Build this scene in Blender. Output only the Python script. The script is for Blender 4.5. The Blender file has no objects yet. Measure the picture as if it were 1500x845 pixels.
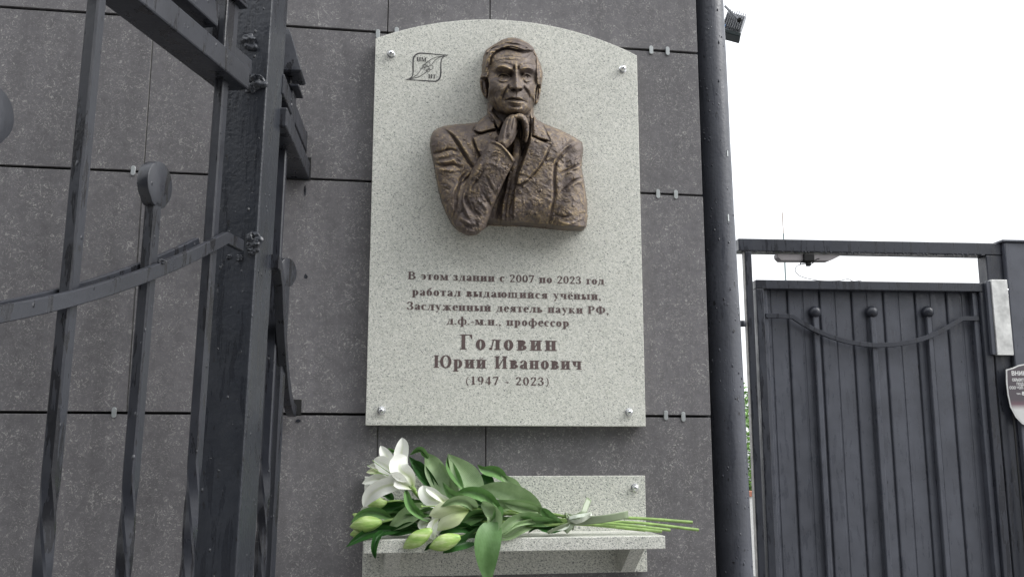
import bpy, bmesh, math, random
import numpy as np
from mathutils import Vector, Matrix
random.seed(7); np.random.seed(7)
SC = bpy.context.scene
COL = SC.collection
R = math.radians

# ------------------------------------------------------------------ camera
ZO = 1.6555                       # height of the plaque's lower edge above the ground
F, YAW, PITCH = 1384.25, 0.1536, 0.1717
CAM = np.array([-0.0025, -2.028, ZO - 0.0555])
FW = np.array([math.sin(YAW)*math.cos(PITCH), math.cos(YAW)*math.cos(PITCH), math.sin(PITCH)])
RT = np.array([math.cos(YAW), -math.sin(YAW), 0.0])
UP = np.cross(RT, FW)
cd = bpy.data.cameras.new('camera'); cam = bpy.data.objects.new('camera', cd); COL.objects.link(cam)
cd.sensor_width = 36; cd.lens = F/1500*36; cd.clip_start = 0.02; cd.clip_end = 2000
cam.matrix_world = Matrix(((RT[0], UP[0], -FW[0], CAM[0]), (RT[1], UP[1], -FW[1], CAM[1]), (RT[2], UP[2], -FW[2], CAM[2]), (0, 0, 0, 1)))
SC.camera = cam

# ------------------------------------------------------------------ world, sun, exposure
SUN_EL, SUN_AZ = R(42), R(106)    # azimuth from +y, clockwise: to the right, a little in front of the wall
w = bpy.data.worlds.new("World"); SC.world = w; w.use_nodes = True
nt = w.node_tree; nt.nodes.clear()
sky = nt.nodes.new('ShaderNodeTexSky'); sky.sky_type = 'NISHITA'; sky.sun_disc = False
sky.sun_elevation = SUN_EL; sky.sun_rotation = SUN_AZ; sky.air_density = 1.0; sky.dust_density = 6.0; sky.ozone_density = 1.0
hs = nt.nodes.new('ShaderNodeHueSaturation'); hs.inputs['Saturation'].default_value = 0.16; hs.inputs['Value'].default_value = 1.0
bg = nt.nodes.new('ShaderNodeBackground'); bg.inputs['Strength'].default_value = 0.09
wo = nt.nodes.new('ShaderNodeOutputWorld')
ov = nt.nodes.new('ShaderNodeMix'); ov.data_type = 'RGBA'; ov.inputs[0].default_value = 0.82; ov.inputs[7].default_value = (10.3, 10.5, 10.9, 1)   # closed bright cloud over the Nishita sky
# overcast cloud layer: brighter towards the zenith all round
tcw = nt.nodes.new('ShaderNodeTexCoord'); sxw = nt.nodes.new('ShaderNodeSeparateXYZ'); mrw = nt.nodes.new('ShaderNodeMapRange'); mcw = nt.nodes.new('ShaderNodeMix'); mcw.data_type = 'RGBA'
nt.links.new(tcw.outputs['Generated'], sxw.inputs[0]); nt.links.new(sxw.outputs[2], mrw.inputs[0]); nt.links.new(mrw.outputs[0], mcw.inputs[0])
mcw.inputs[6].default_value = (9.4, 9.6, 9.9, 1); mcw.inputs[7].default_value = (14.5, 14.9, 15.6, 1); nt.links.new(mcw.outputs[2], ov.inputs[7])
nt.links.new(sky.outputs[0], hs.inputs['Color']); nt.links.new(hs.outputs[0], ov.inputs[6]); nt.links.new(ov.outputs[2], bg.inputs['Color']); nt.links.new(bg.outputs[0], wo.inputs[0])
sd = bpy.data.lights.new('sun', 'SUN'); sd.energy = 1.5; sd.angle = R(38); sd.color = (1, 0.985, 0.96)
sun = bpy.data.objects.new('sun', sd); COL.objects.link(sun)
sv = Vector((math.sin(SUN_AZ)*math.cos(SUN_EL), math.cos(SUN_AZ)*math.cos(SUN_EL), math.sin(SUN_EL)))
sun.rotation_euler = sv.to_track_quat('Z', 'Y').to_euler()
SC.view_settings.view_transform = 'Standard'; SC.view_settings.look = 'None'; SC.view_settings.gamma = 1.0
SC.view_settings.use_curve_mapping = False; SC.view_settings.exposure = 0.88

# ------------------------------------------------------------------ measuring helpers
def ray(px, py):
    return FW*F + RT*(px-750) + UP*(422.5-py)
def at_y(px, py, Y):
    d = ray(px, py); return CAM + d*((Y-CAM[1])/d[1])
def at_depth(px, py, Z):
    return CAM + ray(px, py)/F*Z
class Frame:
    """upright local frame: x along direction azimuth, z up (with a slight lean), y = z cross x"""
    def __init__(s, P, az, lean=0.0, leany=0.0):
        s.ax = np.array([math.sin(R(az)), math.cos(R(az)), 0.0])
        u = np.array([lean, leany, 1.0]); u = u-(u@s.ax)*s.ax; s.az = u/np.linalg.norm(u)
        s.ay = np.cross(s.az, s.ax)
        s.B = np.array(P)-s.az*(P[2]/s.az[2])
    def pix(s, px, py, c=0.0):
        d = ray(px, py); t = (c-(CAM-s.B)@s.ay)/(d@s.ay); P = CAM+d*t-s.B
        return P@s.ax, P@s.az
    def matrix(s):
        M = Matrix.Identity(4)
        for i in range(3):
            M[i][0], M[i][1], M[i][2], M[i][3] = s.ax[i], s.ay[i], s.az[i], s.B[i]
        return M

# ------------------------------------------------------------------ object helpers
def props(o, label=None, cat=None, group=None, kind=None):
    if label: o['label'] = label
    if cat: o['category'] = cat
    if group: o['group'] = group
    if kind: o['kind'] = kind
    return o
def thing(name, label, cat, loc=(0, 0, 0), matrix=None, group=None):
    o = bpy.data.objects.new(name, None); COL.objects.link(o); o.empty_display_size = 0.1
    if matrix is not None: o.matrix_world = matrix
    else: o.location = loc
    return props(o, label, cat, group)
def link(name, me, mat=None, parent=None, label=None, inv=None):
    o = bpy.data.objects.new(name, me); COL.objects.link(o)
    if mat and not me.materials: me.materials.append(mat)
    if parent: o.parent = parent
    if inv is not None: o.matrix_local = inv
    if label: o['label'] = label
    return o
def bm_obj(name, bm, mat, parent=None, smooth=False, bevel=0.0, segs=2, label=None, autosm=False):
    if bevel > 0:
        bmesh.ops.remove_doubles(bm, verts=bm.verts, dist=1e-6)
        es = [e for e in bm.edges if len(e.link_faces) == 2 and e.calc_face_angle(0) > 0.6]
        bmesh.ops.bevel(bm, geom=es, offset=bevel, segments=segs, affect='EDGES', profile=0.5, clamp_overlap=True)
    bmesh.ops.recalc_face_normals(bm, faces=bm.faces)
    me = bpy.data.meshes.new(name); bm.to_mesh(me); bm.free()
    if smooth or autosm:
        for p in me.polygons: p.use_smooth = True
    if autosm:
        me.set_sharp_from_angle(angle=R(35))
    return link(name, me, mat, parent, label)
def box(bm, x0, x1, y0, y1, z0, z1, M=None):
    vs = [bm.verts.new(M @ Vector(p) if M else p) for p in ((x0,y0,z0),(x1,y0,z0),(x1,y1,z0),(x0,y1,z0),(x0,y0,z1),(x1,y0,z1),(x1,y1,z1),(x0,y1,z1))]
    for f in ((0,3,2,1),(4,5,6,7),(0,1,5,4),(1,2,6,5),(2,3,7,6),(3,0,4,7)): bm.faces.new([vs[i] for i in f])
def nbox(x0, x1, y0, y1, z0, z1):
    bm = bmesh.new(); box(bm, min(x0,x1), max(x0,x1), min(y0,y1), max(y0,y1), min(z0,z1), max(z0,z1)); return bm
def tube(bm, pts, rad, n=10, prof=None, caps=True, up=None):
    """sweep: pts list of 3d, rad float or list; prof: list of (a,b) profile points instead of a circle"""
    pts = [Vector(p) for p in pts]; rings = []
    N = len(pts); pu = None
    for i, p in enumerate(pts):
        t = (pts[min(i+1, N-1)]-pts[max(i-1, 0)]).normalized()
        if up is not None: u = Vector(up)
        else: u = pu if pu is not None else (Vector((0, 0, 1)) if abs(t.z) < 0.9 else Vector((1, 0, 0)))
        a = t.cross(u).normalized(); b = a.cross(t).normalized(); pu = b
        r = rad[i] if hasattr(rad, '__len__') else rad
        if prof: ring = [bm.verts.new(p+a*(q[0]*r)+b*(q[1]*r)) for q in prof]
        else: ring = [bm.verts.new(p+a*(r*math.cos(2*math.pi*k/n))+b*(r*math.sin(2*math.pi*k/n))) for k in range(n)]
        rings.append(ring)
    for r0, r1 in zip(rings, rings[1:]):
        m = len(r0)
        for k in range(m): bm.faces.new((r0[k], r0[(k+1) % m], r1[(k+1) % m], r1[k]))
    if caps: bm.faces.new(rings[0][::-1]); bm.faces.new(rings[-1])
def smooth_path(pts, n=6):
    """Catmull-Rom through points"""
    P = [np.array(p, float) for p in pts]; P = [2*P[0]-P[1]]+P+[2*P[-1]-P[-2]]; out = []
    for i in range(1, len(P)-2):
        for k in range(n):
            t = k/n; a, b, c, d = P[i-1], P[i], P[i+1], P[i+2]
            out.append(0.5*((2*b)+(-a+c)*t+(2*a-5*b+4*c-d)*t*t+(-a+3*b-3*c+d)*t**3))
    out.append(P[-2]); return out
def lathe(bm, prof, n=24, c=(0, 0, 0), M=None):
    rings = []
    for r, z in prof:
        rings.append([bm.verts.new((M or Matrix.Identity(4)) @ Vector((c[0]+r*math.cos(2*math.pi*k/n), c[1]+r*math.sin(2*math.pi*k/n), c[2]+z))) for k in range(n)])
    for a, b in zip(rings, rings[1:]):
        for k in range(n): bm.faces.new((a[k], a[(k+1) % n], b[(k+1) % n], b[k]))
    bm.faces.new(rings[0][::-1]); bm.faces.new(rings[-1])
def prism(bm, poly, axis, a, b):
    """poly in the two other axes, extruded from a to b along axis"""
    def P(u, v, w_): return {'x': (w_, u, v), 'y': (u, w_, v), 'z': (u, v, w_)}[axis]
    A = [bm.verts.new(P(u, v, a)) for u, v in poly]; B = [bm.verts.new(P(u, v, b)) for u, v in poly]
    n = len(poly)
    for k in range(n): bm.faces.new((A[k], A[(k+1) % n], B[(k+1) % n], B[k]))
    bm.faces.new(A[::-1]); bm.faces.new(B)

# ------------------------------------------------------------------ materials
def newmat(name):
    m = bpy.data.materials.new(name); m.use_nodes = True
    nt = m.node_tree; nt.nodes.clear()
    out = nt.nodes.new('ShaderNodeOutputMaterial'); b = nt.nodes.new('ShaderNodeBsdfPrincipled')
    nt.links.new(b.outputs[0], out.inputs[0]); return m, nt, b
class NT:
    def __init__(s, nt): s.nt = nt
    def n(s, t, **kw):
        x = s.nt.nodes.new('ShaderNode'+t)
        for k, v in kw.items():
            if k in x.inputs: x.inputs[k].default_value = v
            else: setattr(x, k, v)
        return x
    def l(s, a, b): s.nt.links.new(a, b)
    def coord(s, scale=(1, 1, 1), rot=(0, 0, 0), world=False):
        tc = s.n('NewGeometry') if world else s.n('TexCoord'); mp = s.n('Mapping'); mp.inputs['Scale'].default_value = scale; mp.inputs['Rotation'].default_value = rot
        s.l(tc.outputs['Position' if world else 'Object'], mp.inputs[0]); return mp.outputs[0]
    def noise(s, co, scale, detail=4, rough=0.5, dist=0.0):
        x = s.n('TexNoise'); x.inputs['Scale'].default_value = scale; x.inputs['Detail'].default_value = detail
        x.inputs['Roughness'].default_value = rough; x.inputs['Distortion'].default_value = dist; s.l(co, x.inputs['Vector']); return x.outputs['Fac']
    def ramp(s, v, stops):
        r = s.n('ValToRGB'); e = r.color_ramp.elements
        while len(e) < len(stops): e.new(0.5)
        for el, (p, c) in zip(e, stops): el.position = p; el.color = (c[0], c[1], c[2], 1) if hasattr(c, '__len__') else (c, c, c, 1)
        s.l(v, r.inputs[0]); return r.outputs[0]
    def mix(s, f, a, b, mode='MIX'):
        x = s.n('Mix'); x.data_type = 'RGBA'; x.blend_type = mode
        for v, i in ((f, 0), (a, 6), (b, 7)):
            if hasattr(v, 'default_value'): s.l(v, x.inputs[i])
            else: x.inputs[i].default_value = v if i == 0 else (v[0], v[1], v[2], 1)
        return x.outputs[2]
    def bump(s, h, strength, dist, nrm=None):
        b = s.n('Bump'); b.inputs['Strength'].default_value = strength; b.inputs['Distance'].default_value = dist
        s.l(h, b.inputs['Height'])
        if nrm: s.l(nrm, b.inputs['Normal'])
        return b.outputs[0]
    def math(s, op, a, b=0.0):
        x = s.n('Math'); x.operation = op
        for v, i in ((a, 0), (b, 1)):
            if hasattr(v, 'default_value'): s.l(v, x.inputs[i])
            else: x.inputs[i].default_value = v
        return x.outputs[0]

def mat_panel():
    m, nt, b = newmat('porcelain_panel'); t = NT(nt)
    co = t.coord(world=True)
    oi = t.n('ObjectInfo'); rnd = oi.outputs['Random']
    fleck = t.noise(co, 88, 6, 0.66, 3.0)
    fl2 = t.noise(co, 190, 4, 0.62, 2.2)
    cluster = t.noise(co, 20, 3, 0.6)
    f1 = t.ramp(fleck, [(0.56, 0), (0.60, 1)])
    f2 = t.ramp(fl2, [(0.575, 0), (0.66, 1)])
    cl = t.ramp(cluster, [(0.38, 0.25), (0.62, 1)])
    base = t.ramp(t.noise(co, 5, 5, 0.65), [(0.3, (0.128, 0.123, 0.128)), (0.7, (0.155, 0.149, 0.155))])
    dark = t.ramp(t.noise(co, 55, 4, 0.6), [(0.3, 0.82), (0.6, 1.04)])
    base = t.mix(1.0, base, dark, 'MULTIPLY')
    hs = t.n('HueSaturation'); t.l(base, hs.inputs['Color'])
    t.l(t.math('ADD', t.math('MULTIPLY', rnd, 0.16), 0.92), hs.inputs['Value']); base = hs.outputs[0]
    fac = t.math('MULTIPLY', t.math('MAXIMUM', f1, t.math('MULTIPLY', f2, 0.6)), cl)
    col = t.mix(t.math('MULTIPLY', fac, 0.78), base, (0.40, 0.39, 0.37))
    # rain runs and faint dust
    cs = t.coord((9, 9, 0.9), world=True)
    run = t.ramp(t.noise(cs, 1.6, 5, 0.6), [(0.35, 0.86), (0.65, 1.06)])
    col = t.mix(1.0, col, run, 'MULTIPLY')
    t.l(col, b.inputs['Base Color'])
    t.l(t.ramp(t.noise(co, 30, 4, 0.6), [(0.3, 0.5), (0.7, 0.7)]), b.inputs['Roughness'])
    b.inputs['Specular IOR Level'].default_value = 0.35
    t.l(t.bump(t.noise(co, 260, 3, 0.6), 0.25, 0.0006), b.inputs['Normal'])
    return m
def mat_granite(name='pale_granite', dens=0.0):
    m, nt, b = newmat(name); t = NT(nt)
    co = t.coord((1, 1, 1), (0, R(-28), 0), world=True)
    cs = t.n('Mapping'); cs.inputs['Scale'].default_value = (0.5, 1, 1.0); t.l(co, cs.inputs[0])
    n1 = t.noise(cs.outputs[0], 740, 3, 0.6, 0.5)
    n2 = t.noise(co, 190, 4, 0.7, 0.4)
    n3 = t.noise(cs.outputs[0], 540, 2, 0.5, 0.7)
    base = t.ramp(n2, [(0.3, (0.49, 0.50, 0.435)), (0.5, (0.665, 0.665, 0.60)), (0.70, (0.80, 0.79, 0.72))])
    d1 = t.ramp(n1, [(0.54-dens, 0), (0.62-dens, 1)])
    d2 = t.ramp(n3, [(0.60-dens, 0), (0.65-dens, 1)])
    col = t.mix(t.math('MULTIPLY', d1, 0.55), base, (0.17, 0.19, 0.19))
    col = t.mix(t.math('MULTIPLY', d2, 0.85), col, (0.07, 0.085, 0.09))
    sp = t.ramp(t.noise(co, 6, 4, 0.6), [(0.3, 0.94), (0.7, 1.04)])
    col = t.mix(1.0, col, sp, 'MULTIPLY')
    t.l(col, b.inputs['Base Color'])
    b.inputs['Roughness'].default_value = 0.42; b.inputs['Specular IOR Level'].default_value = 0.4
    t.l(t.bump(n2, 0.15, 0.0003), b.inputs['Normal'])
    return m
def mat_paint(name='dark_grey_paint', c=(0.024, 0.026, 0.033), rough=0.34, drops=True, world=False, bumpy=1.0, streak=0.8):
    m, nt, b = newmat(name); t = NT(nt)
    co = t.coord(world=world)
    big = t.noise(co, 9, 5, 0.6)
    col = t.ramp(big, [(0.3, tuple(x*0.82 for x in c)), (0.7, tuple(x*1.2 for x in c))])
    # wet dark runs down the paint, broken edges
    cs = t.coord((34, 34, 5), world=world)
    wet = t.ramp(t.noise(cs, 1.3, 5, 0.65, 0.3), [(0.55, 0), (0.575, 1)])
    chip = t.ramp(t.noise(t.coord((60, 60, 22), world=world), 1.7, 3, 0.5), [(0.68 if drops else 0.74, 0), (0.695 if drops else 0.755, 1)])
    k = t.math('MAXIMUM', t.math('MULTIPLY', wet, streak), chip)
    col = t.mix(k, col, (0.012, 0.012, 0.014))
    t.l(col, b.inputs['Base Color'])
    rg = t.ramp(t.noise(co, 22, 4, 0.6), [(0.3, rough-0.08), (0.7, rough+0.12)])
    rg = t.mix(t.math('MULTIPLY', wet, 0.6), rg, (0.16, 0.16, 0.16))
    t.l(rg, b.inputs['Roughness'])
    b.inputs['Specular IOR Level'].default_value = 0.5
    orange = t.noise(co, 120, 3, 0.5)
    brush = t.noise(t.coord((300, 300, 16), world=world), 1, 3, 0.5)
    h = t.math('ADD', orange, t.math('MULTIPLY', brush, 0.5))
    nb = t.bump(h, 0.3*bumpy, 0.0012)
    if drops:
        v = t.n('TexVoronoi'); v.inputs['Scale'].default_value = 1.0; t.l(t.coord((70, 70, 42), world=world), v.inputs['Vector'])
        dr = t.ramp(v.outputs['Distance'], [(0.0, 1), (0.17, 0)])
        gate = t.ramp(t.noise(co, 60, 1, 0.5), [(0.52, 0), (0.56, 1)])
        nb = t.bump(t.math('MULTIPLY', dr, gate), 0.7*bumpy, 0.0022, nb)
    t.l(nb, b.inputs['Normal'])
    return m
def mat_plain(name, c, rough=0.6, metal=0.0, spec=0.5, var=0.12, scale=40, bump=0.0, bscale=100):
    m, nt, b = newmat(name); t = NT(nt); co = t.coord()
    col = t.ramp(t.noise(co, scale, 4, 0.6), [(0.3, tuple(x*(1-var) for x in c)), (0.7, tuple(min(1, x*(1+var)) for x in c))])
    t.l(col, b.inputs['Base Color']); b.inputs['Roughness'].default_value = rough; b.inputs['Metallic'].default_value = metal
    b.inputs['Specular IOR Level'].default_value = spec
    if bump: t.l(t.bump(t.noise(co, bscale, 4, 0.6), 0.5, bump), b.inputs['Normal'])
    return m
def mat_bronze(hair=False):
    m, nt, b = newmat('patinated_bronze'); t = NT(nt); co = t.coord(world=True)
    n1 = t.noise(co, 28, 6, 0.7, 0.6); n2 = t.noise(co, 90, 5, 0.7, 0.8); n3 = t.noise(co, 14, 4, 0.6)
    geo = t.n('NewGeometry')
    pt = t.ramp(geo.outputs['Pointiness'], [(0.485, 0), (0.54, 1)])
    base = t.ramp(n1, [(0.25, (0.050, 0.038, 0.036)), (0.5, (0.098, 0.076, 0.069)), (0.75, (0.165, 0.132, 0.115))])
    g = t.math('MULTIPLY', t.ramp(n2, [(0.42, 0), (0.62, 1)]), t.ramp(n3, [(0.38, 0.2), (0.58, 1)]))
    g = t.math('MULTIPLY', g, t.math('ADD', t.math('MULTIPLY', pt, 1.0), 0.12))
    col = t.mix(t.math('MULTIPLY', g, 1.0), base, (0.46, 0.34, 0.18))
    t.l(col, b.inputs['Base Color'])
    t.l(t.ramp(n2, [(0.3, 0.48), (0.7, 0.68)]), b.inputs['Roughness'])
    b.inputs['Metallic'].default_value = 0.22; b.inputs['Specular IOR Level'].default_value = 0.5
    h = t.math('ADD', n2, t.math('MULTIPLY', t.noise(co, 240, 4, 0.6), 0.5))
    t.l(t.bump(h, 0.6, 0.0022), b.inputs['Normal'])
    return m
def mat_leaf(name, c, c2):
    m, nt, b = newmat(name); t = NT(nt)
    tc = t.n('TexCoord'); sp = t.n('SeparateXYZ'); t.l(tc.outputs['UV'], sp.inputs[0])
    wv = t.math('SINE', t.math('MULTIPLY', sp.outputs[0], 105.0))
    vein = t.math('ADD', t.math('MULTIPLY', wv, 0.5), 0.5)
    nz = t.noise(t.coord(), 45, 4, 0.6)
    col = t.ramp(nz, [(0.3, c), (0.7, c2)])
    col = t.mix(t.math('MULTIPLY', vein, 0.15), col, tuple(x*1.5 for x in c2))
    t.l(col, b.inputs['Base Color']); b.inputs['Roughness'].default_value = 0.46; b.inputs['Specular IOR Level'].default_value = 0.45
    b.inputs['Subsurface Weight'].default_value = 0.0
    t.l(t.bump(t.math('ADD', t.math('MULTIPLY', vein, 0.35), t.math('MULTIPLY', nz, 1.6)), 0.3, 0.0010), b.inputs['Normal'])
    tr = t.n('BsdfTranslucent'); t.l(col, tr.inputs[0]); mx = t.n('MixShader'); mx.inputs[0].default_value = 0.18
    t.l(b.outputs[0], mx.inputs[1]); t.l(tr.outputs[0], mx.inputs[2])
    out = [n for n in nt.nodes if n.type == 'OUTPUT_MATERIAL'][0]; t.l(mx.outputs[0], out.inputs[0])
    return m
def mat_petal(name, c, g, gpos=0.35):
    """u across (-), v along: green at the base and along the midrib"""
    m, nt, b = newmat(name); t = NT(nt)
    tc = t.n('TexCoord'); sp = t.n('SeparateXYZ'); t.l(tc.outputs['UV'], sp.inputs[0])
    u = t.math('ABSOLUTE', t.math('SUBTRACT', sp.outputs[0], 0.5))
    rib = t.ramp(u, [(0.03, 1), (0.13, 0)])
    ribf = t.math('MULTIPLY', rib, t.ramp(sp.outputs[1], [(0.2, 0.8), (0.95, 0)]))
    basef = t.ramp(t.math('ADD', sp.outputs[1], t.math('MULTIPLY', u, 0.5)), [(0.05, 1), (gpos+0.15, 0)])
    col = t.mix(t.math('MAXIMUM', t.math('MULTIPLY', ribf, 0.75), t.math('MULTIPLY', basef, 0.85)), c, g)
    t.l(col, b.inputs['Base Color']); b.inputs['Roughness'].default_value = 0.5
    wv = t.math('SINE', t.math('MULTIPLY', sp.outputs[0], 60.0))
    t.l(t.bump(t.math('ADD', t.math('MULTIPLY', wv, 0.5), t.math('MULTIPLY', t.noise(t.coord(), 90, 4, 0.6), 3.0)), 0.2, 0.0008), b.inputs['Normal'])
    tr = t.n('BsdfTranslucent'); t.l(col, tr.inputs[0]); mx = t.n('MixShader'); mx.inputs[0].default_value = 0.3
    t.l(b.outputs[0], mx.inputs[1]); t.l(tr.outputs[0], mx.inputs[2])
    out = [n for n in nt.nodes if n.type == 'OUTPUT_MATERIAL'][0]; t.l(mx.outputs[0], out.inputs[0])
    return m

M_PANEL = mat_panel(); M_GRAN = mat_granite(); M_GRAN2 = mat_granite('shelf_granite', 0.025)
M_PAINT = mat_paint(); M_PAINT_POST = mat_paint('post_paint', (0.024, 0.027, 0.034), 0.34, streak=0.25, bumpy=2.2)
M_PAINT_FAR = mat_paint('gate_paint', (0.078, 0.083, 0.100), 0.42, drops=False, bumpy=0.4, streak=0.12)
M_GATE = mat_paint('gate_frame_paint', (0.030, 0.033, 0.043), 0.36, drops=False, bumpy=0.6, streak=0.5)
M_PIPE = mat_paint('pipe_paint', (0.060, 0.064, 0.078), 0.42, streak=0.10, bumpy=1.8)
M_BRONZE = mat_bronze()
M_STEEL = mat_plain('polished_steel', (0.75, 0.76, 0.77), 0.22, 1.0)
M_CLIP = mat_plain('clip_steel', (0.38, 0.40, 0.40), 0.5, 0.6, var=0.1)
M_PLATE = mat_plain('scuffed_steel_plate', (0.62, 0.62, 0.60), 0.5, 0.5, var=0.3, scale=18, bump=0.0008)
M_DARK = mat_plain('dark_backing', (0.012, 0.012, 0.012), 0.9)
M_TEXT = mat_plain('brown_engraving_paint', (0.105, 0.072, 0.068), 0.6, var=0.2)
M_TEXT2 = mat_plain('grey_engraving_paint', (0.045, 0.043, 0.045), 0.6, var=0.15)
M_LEAF = mat_leaf('pale_lily_leaf', (0.22, 0.33, 0.155), (0.34, 0.46, 0.25))
M_LEAFM = mat_leaf('mid_lily_leaf', (0.085, 0.19, 0.05), (0.17, 0.31, 0.115))
M_LEAFD = mat_leaf('dark_lily_leaf', (0.016, 0.07, 0.012), (0.04, 0.13, 0.028))
M_PETAL = mat_petal('white_petal', (0.84, 0.85, 0.79), (0.44, 0.56, 0.13))
M_PETALG = mat_petal('greenish_petal', (0.66, 0.71, 0.48), (0.36, 0.50, 0.11), 0.7)
M_BUD = mat_plain('green_bud', (0.36, 0.50, 0.14), 0.45, var=0.25, scale=60)
M_STEM = mat_plain('green_stem', (0.22, 0.34, 0.095), 0.42, var=0.35, scale=35)
M_NODE = mat_plain('stem_node', (0.17, 0.13, 0.05), 0.6)
M_RIBBON = mat_plain('sage_ribbon', (0.20, 0.25, 0.15), 0.4, spec=0.6, var=0.1)
M_FOIL = mat_plain('clear_film', (0.5, 0.55, 0.45), 0.2, spec=0.8, var=0.3)

# ------------------------------------------------------------------ ground
bm = bmesh.new()
for x in range(-1, 1):
    for y in range(-1, 1):
        pass
vs = [bm.verts.new(p) for p in ((-600, -600, 0), (600, -600, 0), (600, 600, 0), (-600, 600, 0))]; bm.faces.new(vs)
M_GROUND = mat_plain('wet_asphalt', (0.05, 0.05, 0.052), 0.55, var=0.25, scale=3, bump=0.004, bscale=60)
props(bm_obj('ground', bm, M_GROUND), kind='structure')
bm = nbox(-6, 6, -3.2, -0.02, -0.05, 0.12)
M_PAVE = mat_plain('pavement_concrete', (0.22, 0.215, 0.205), 0.8, var=0.15, scale=5, bump=0.002)
props(bm_obj('pavement', bm, M_PAVE, bevel=0.01), kind='structure')

# ------------------------------------------------------------------ facade of porcelain panels
wall = thing('facade_wall', 'dark grey speckled panel facade behind the granite plaque', 'wall', (0, 0, 0))
XE = 0.7585                        # right end of the facade
zj = [ZO+0.0235-1.21, ZO+0.0235-0.602, ZO+0.0235, ZO+0.5301, ZO+0.8798, ZO+1.48, ZO+2.08]
G = 0.0028                         # half gap of a horizontal joint
def vx(px, py): return at_y(px, py, 0.0)[0]
cols = [[-2.9, -1.7, -0.52, XE], [-2.9, -2.0, -0.95, vx(553, 640), vx(711.5, 640), XE], [-2.9, -1.68, -0.4789, XE], [-2.9, -1.68, -0.4789, XE], [-2.9, -1.7, -0.47, vx(568, 30), vx(718, 15), XE], [-2.9, -1.2, 0.1, XE]]
cols[1][2:4] = [-1.1, vx(553, 640)]
for r in range(len(zj)-1):
    c = cols[r]
    for k in range(len(c)-1):
        gl = 0.0011; x0 = c[k]+(gl if k else 0); x1 = c[k+1]-(gl if k < len(c)-2 else 0)
        dy = random.uniform(-0.0012, 0.0012)
        bm = nbox(x0, x1, dy, 0.010+dy, zj[r]+G, zj[r+1]-G)
        bm_obj('panel', bm, M_PANEL, wall, bevel=0.0007, segs=1)
bm = nbox(-2.9, XE-0.0004, 0.0105, 0.35, 0, ZO+2.08); bm_obj('backing', bm, M_DARK, wall)
# narrow steel strips behind the vertical joints
for px, py, z0, z1 in ((214, 200, zj[2], zj[4]), (553, 640, zj[1], zj[2])):
    x = vx(px, py) if px != 214 else -0.4789
    bm = nbox(x-0.0030, x+0.0002, 0.0015, 0.0115, z0+G, z1-G); bm_obj('joint_strip', bm, mat_plain('joint_sealant', (0.15, 0.152, 0.14), 0.7, var=0.5, scale=60), wall)
for px, py in ((954, 73.5), (978, 75), (964, 284), (990, 285), (975.5, 608), (1001, 610), (553.5, 50), (581, 46.5), (195, 250), (167, 604)):
    P = at_y(px, py, -0.002); bm = bmesh.new()
    hw, hh = 0.0046, 0.0062; poly = []
    for s, a0 in ((1, 0), (-1, 180)):
        for k in range(7):
            a = R(a0+k*30); poly.append((P[0]+hw*math.cos(a), P[2]+hh*s+hw*math.sin(a)))
    prism(bm, poly, 'y', -0.0032, -0.0002)
    bm_obj('clip', bm, M_CLIP, wall, bevel=0.0006, segs=1)
# paint smears on the panels near the fence
for px, py, sx, sy in ((448, 405, 2.6, 4.5), (437, 616, 4, 2.5), (447, 279, 1.8, 8)):
    P = at_y(px, py, -0.0016); bm = bmesh.new(); poly = []
    for k in range(16):
        a = 2*math.pi*k/16; q = random.uniform(0.6, 1.2); poly.append((P[0]+sx*q*0.0014*math.cos(a), P[2]+sy*q*0.0014*math.sin(a)))
    prism(bm, poly, 'y', -0.0017, -0.0009); bm_obj('paint_smear', bm, M_PAINT, wall)

# ------------------------------------------------------------------ steel lettering: a bold roman face made of small flat pieces
XH = 0.69; SW = 0.20; TW = 0.075
def g_rect(x0, y0, x1, y1): return [[(x0, y0), (x1, y0), (x1, y1), (x0, y1)]]
def g_stem(x, y0=0, y1=XH, t=1, b=1, w=SW, o=0.065):
    x -= 0.015
    r = g_rect(x, y0, x+w, y1)
    if b: r += g_rect(x-o, y0, x+w+o, y0+TW)
    if t: r += g_rect(x-o, y1-TW, x+w+o, y1)
    return r
def g_diag(x0, y0, x1, y1, w=SW): return [[(x0-w/2, y0), (x0+w/2, y0), (x1+w/2, y1), (x1-w/2, y1)]]
def g_arc(cx, cy, rx, ry, a0=0, a1=360, w=SW, t=TW):
    n = max(4, int((a1-a0)/18)); out = []
    def pt(a, i):
        a = R(a); return (cx+(rx-w*i)*math.cos(a), cy+(ry-t*i)*math.sin(a))
    for k in range(n):
        b0 = a0+(a1-a0)*k/n; b1 = a0+(a1-a0)*(k+1)/n
        out.append([pt(b0, 0), pt(b1, 0), pt(b1, 1), pt(b0, 1)])
    return out
def g_dot(cx, cy, r): return [[(cx+r*math.cos(2*math.pi*k/10), cy+r*math.sin(2*math.pi*k/10)) for k in range(10)]]
def breve(x, y): return g_arc(x, y+0.10, 0.13, 0.12, 190, 350, 0.05, 0.06)
GL = {}
o = 0.07
GL['о'] = (0.50, g_arc(.25, .345, .25, .36)); GL['О'] = (0.76, g_arc(.38, .5, .38, .52))
GL['с'] = (0.44, g_arc(.25, .345, .25, .36, 50, 310) + g_dot(.37, .56, .075))
GL['э'] = (0.44, g_arc(.19, .345, .25, .36, -130, 130) + g_dot(.07, .56, .07) + g_rect(.14, .32, .36, .38))
GL['е'] = (0.44, g_arc(.25, .345, .25, .36, 5, 318) + g_rect(.12, .35, .46, .40))
GL['ё'] = (0.44, GL['е'][1] + g_dot(.14, .86, .065) + g_dot(.35, .86, .065))
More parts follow.
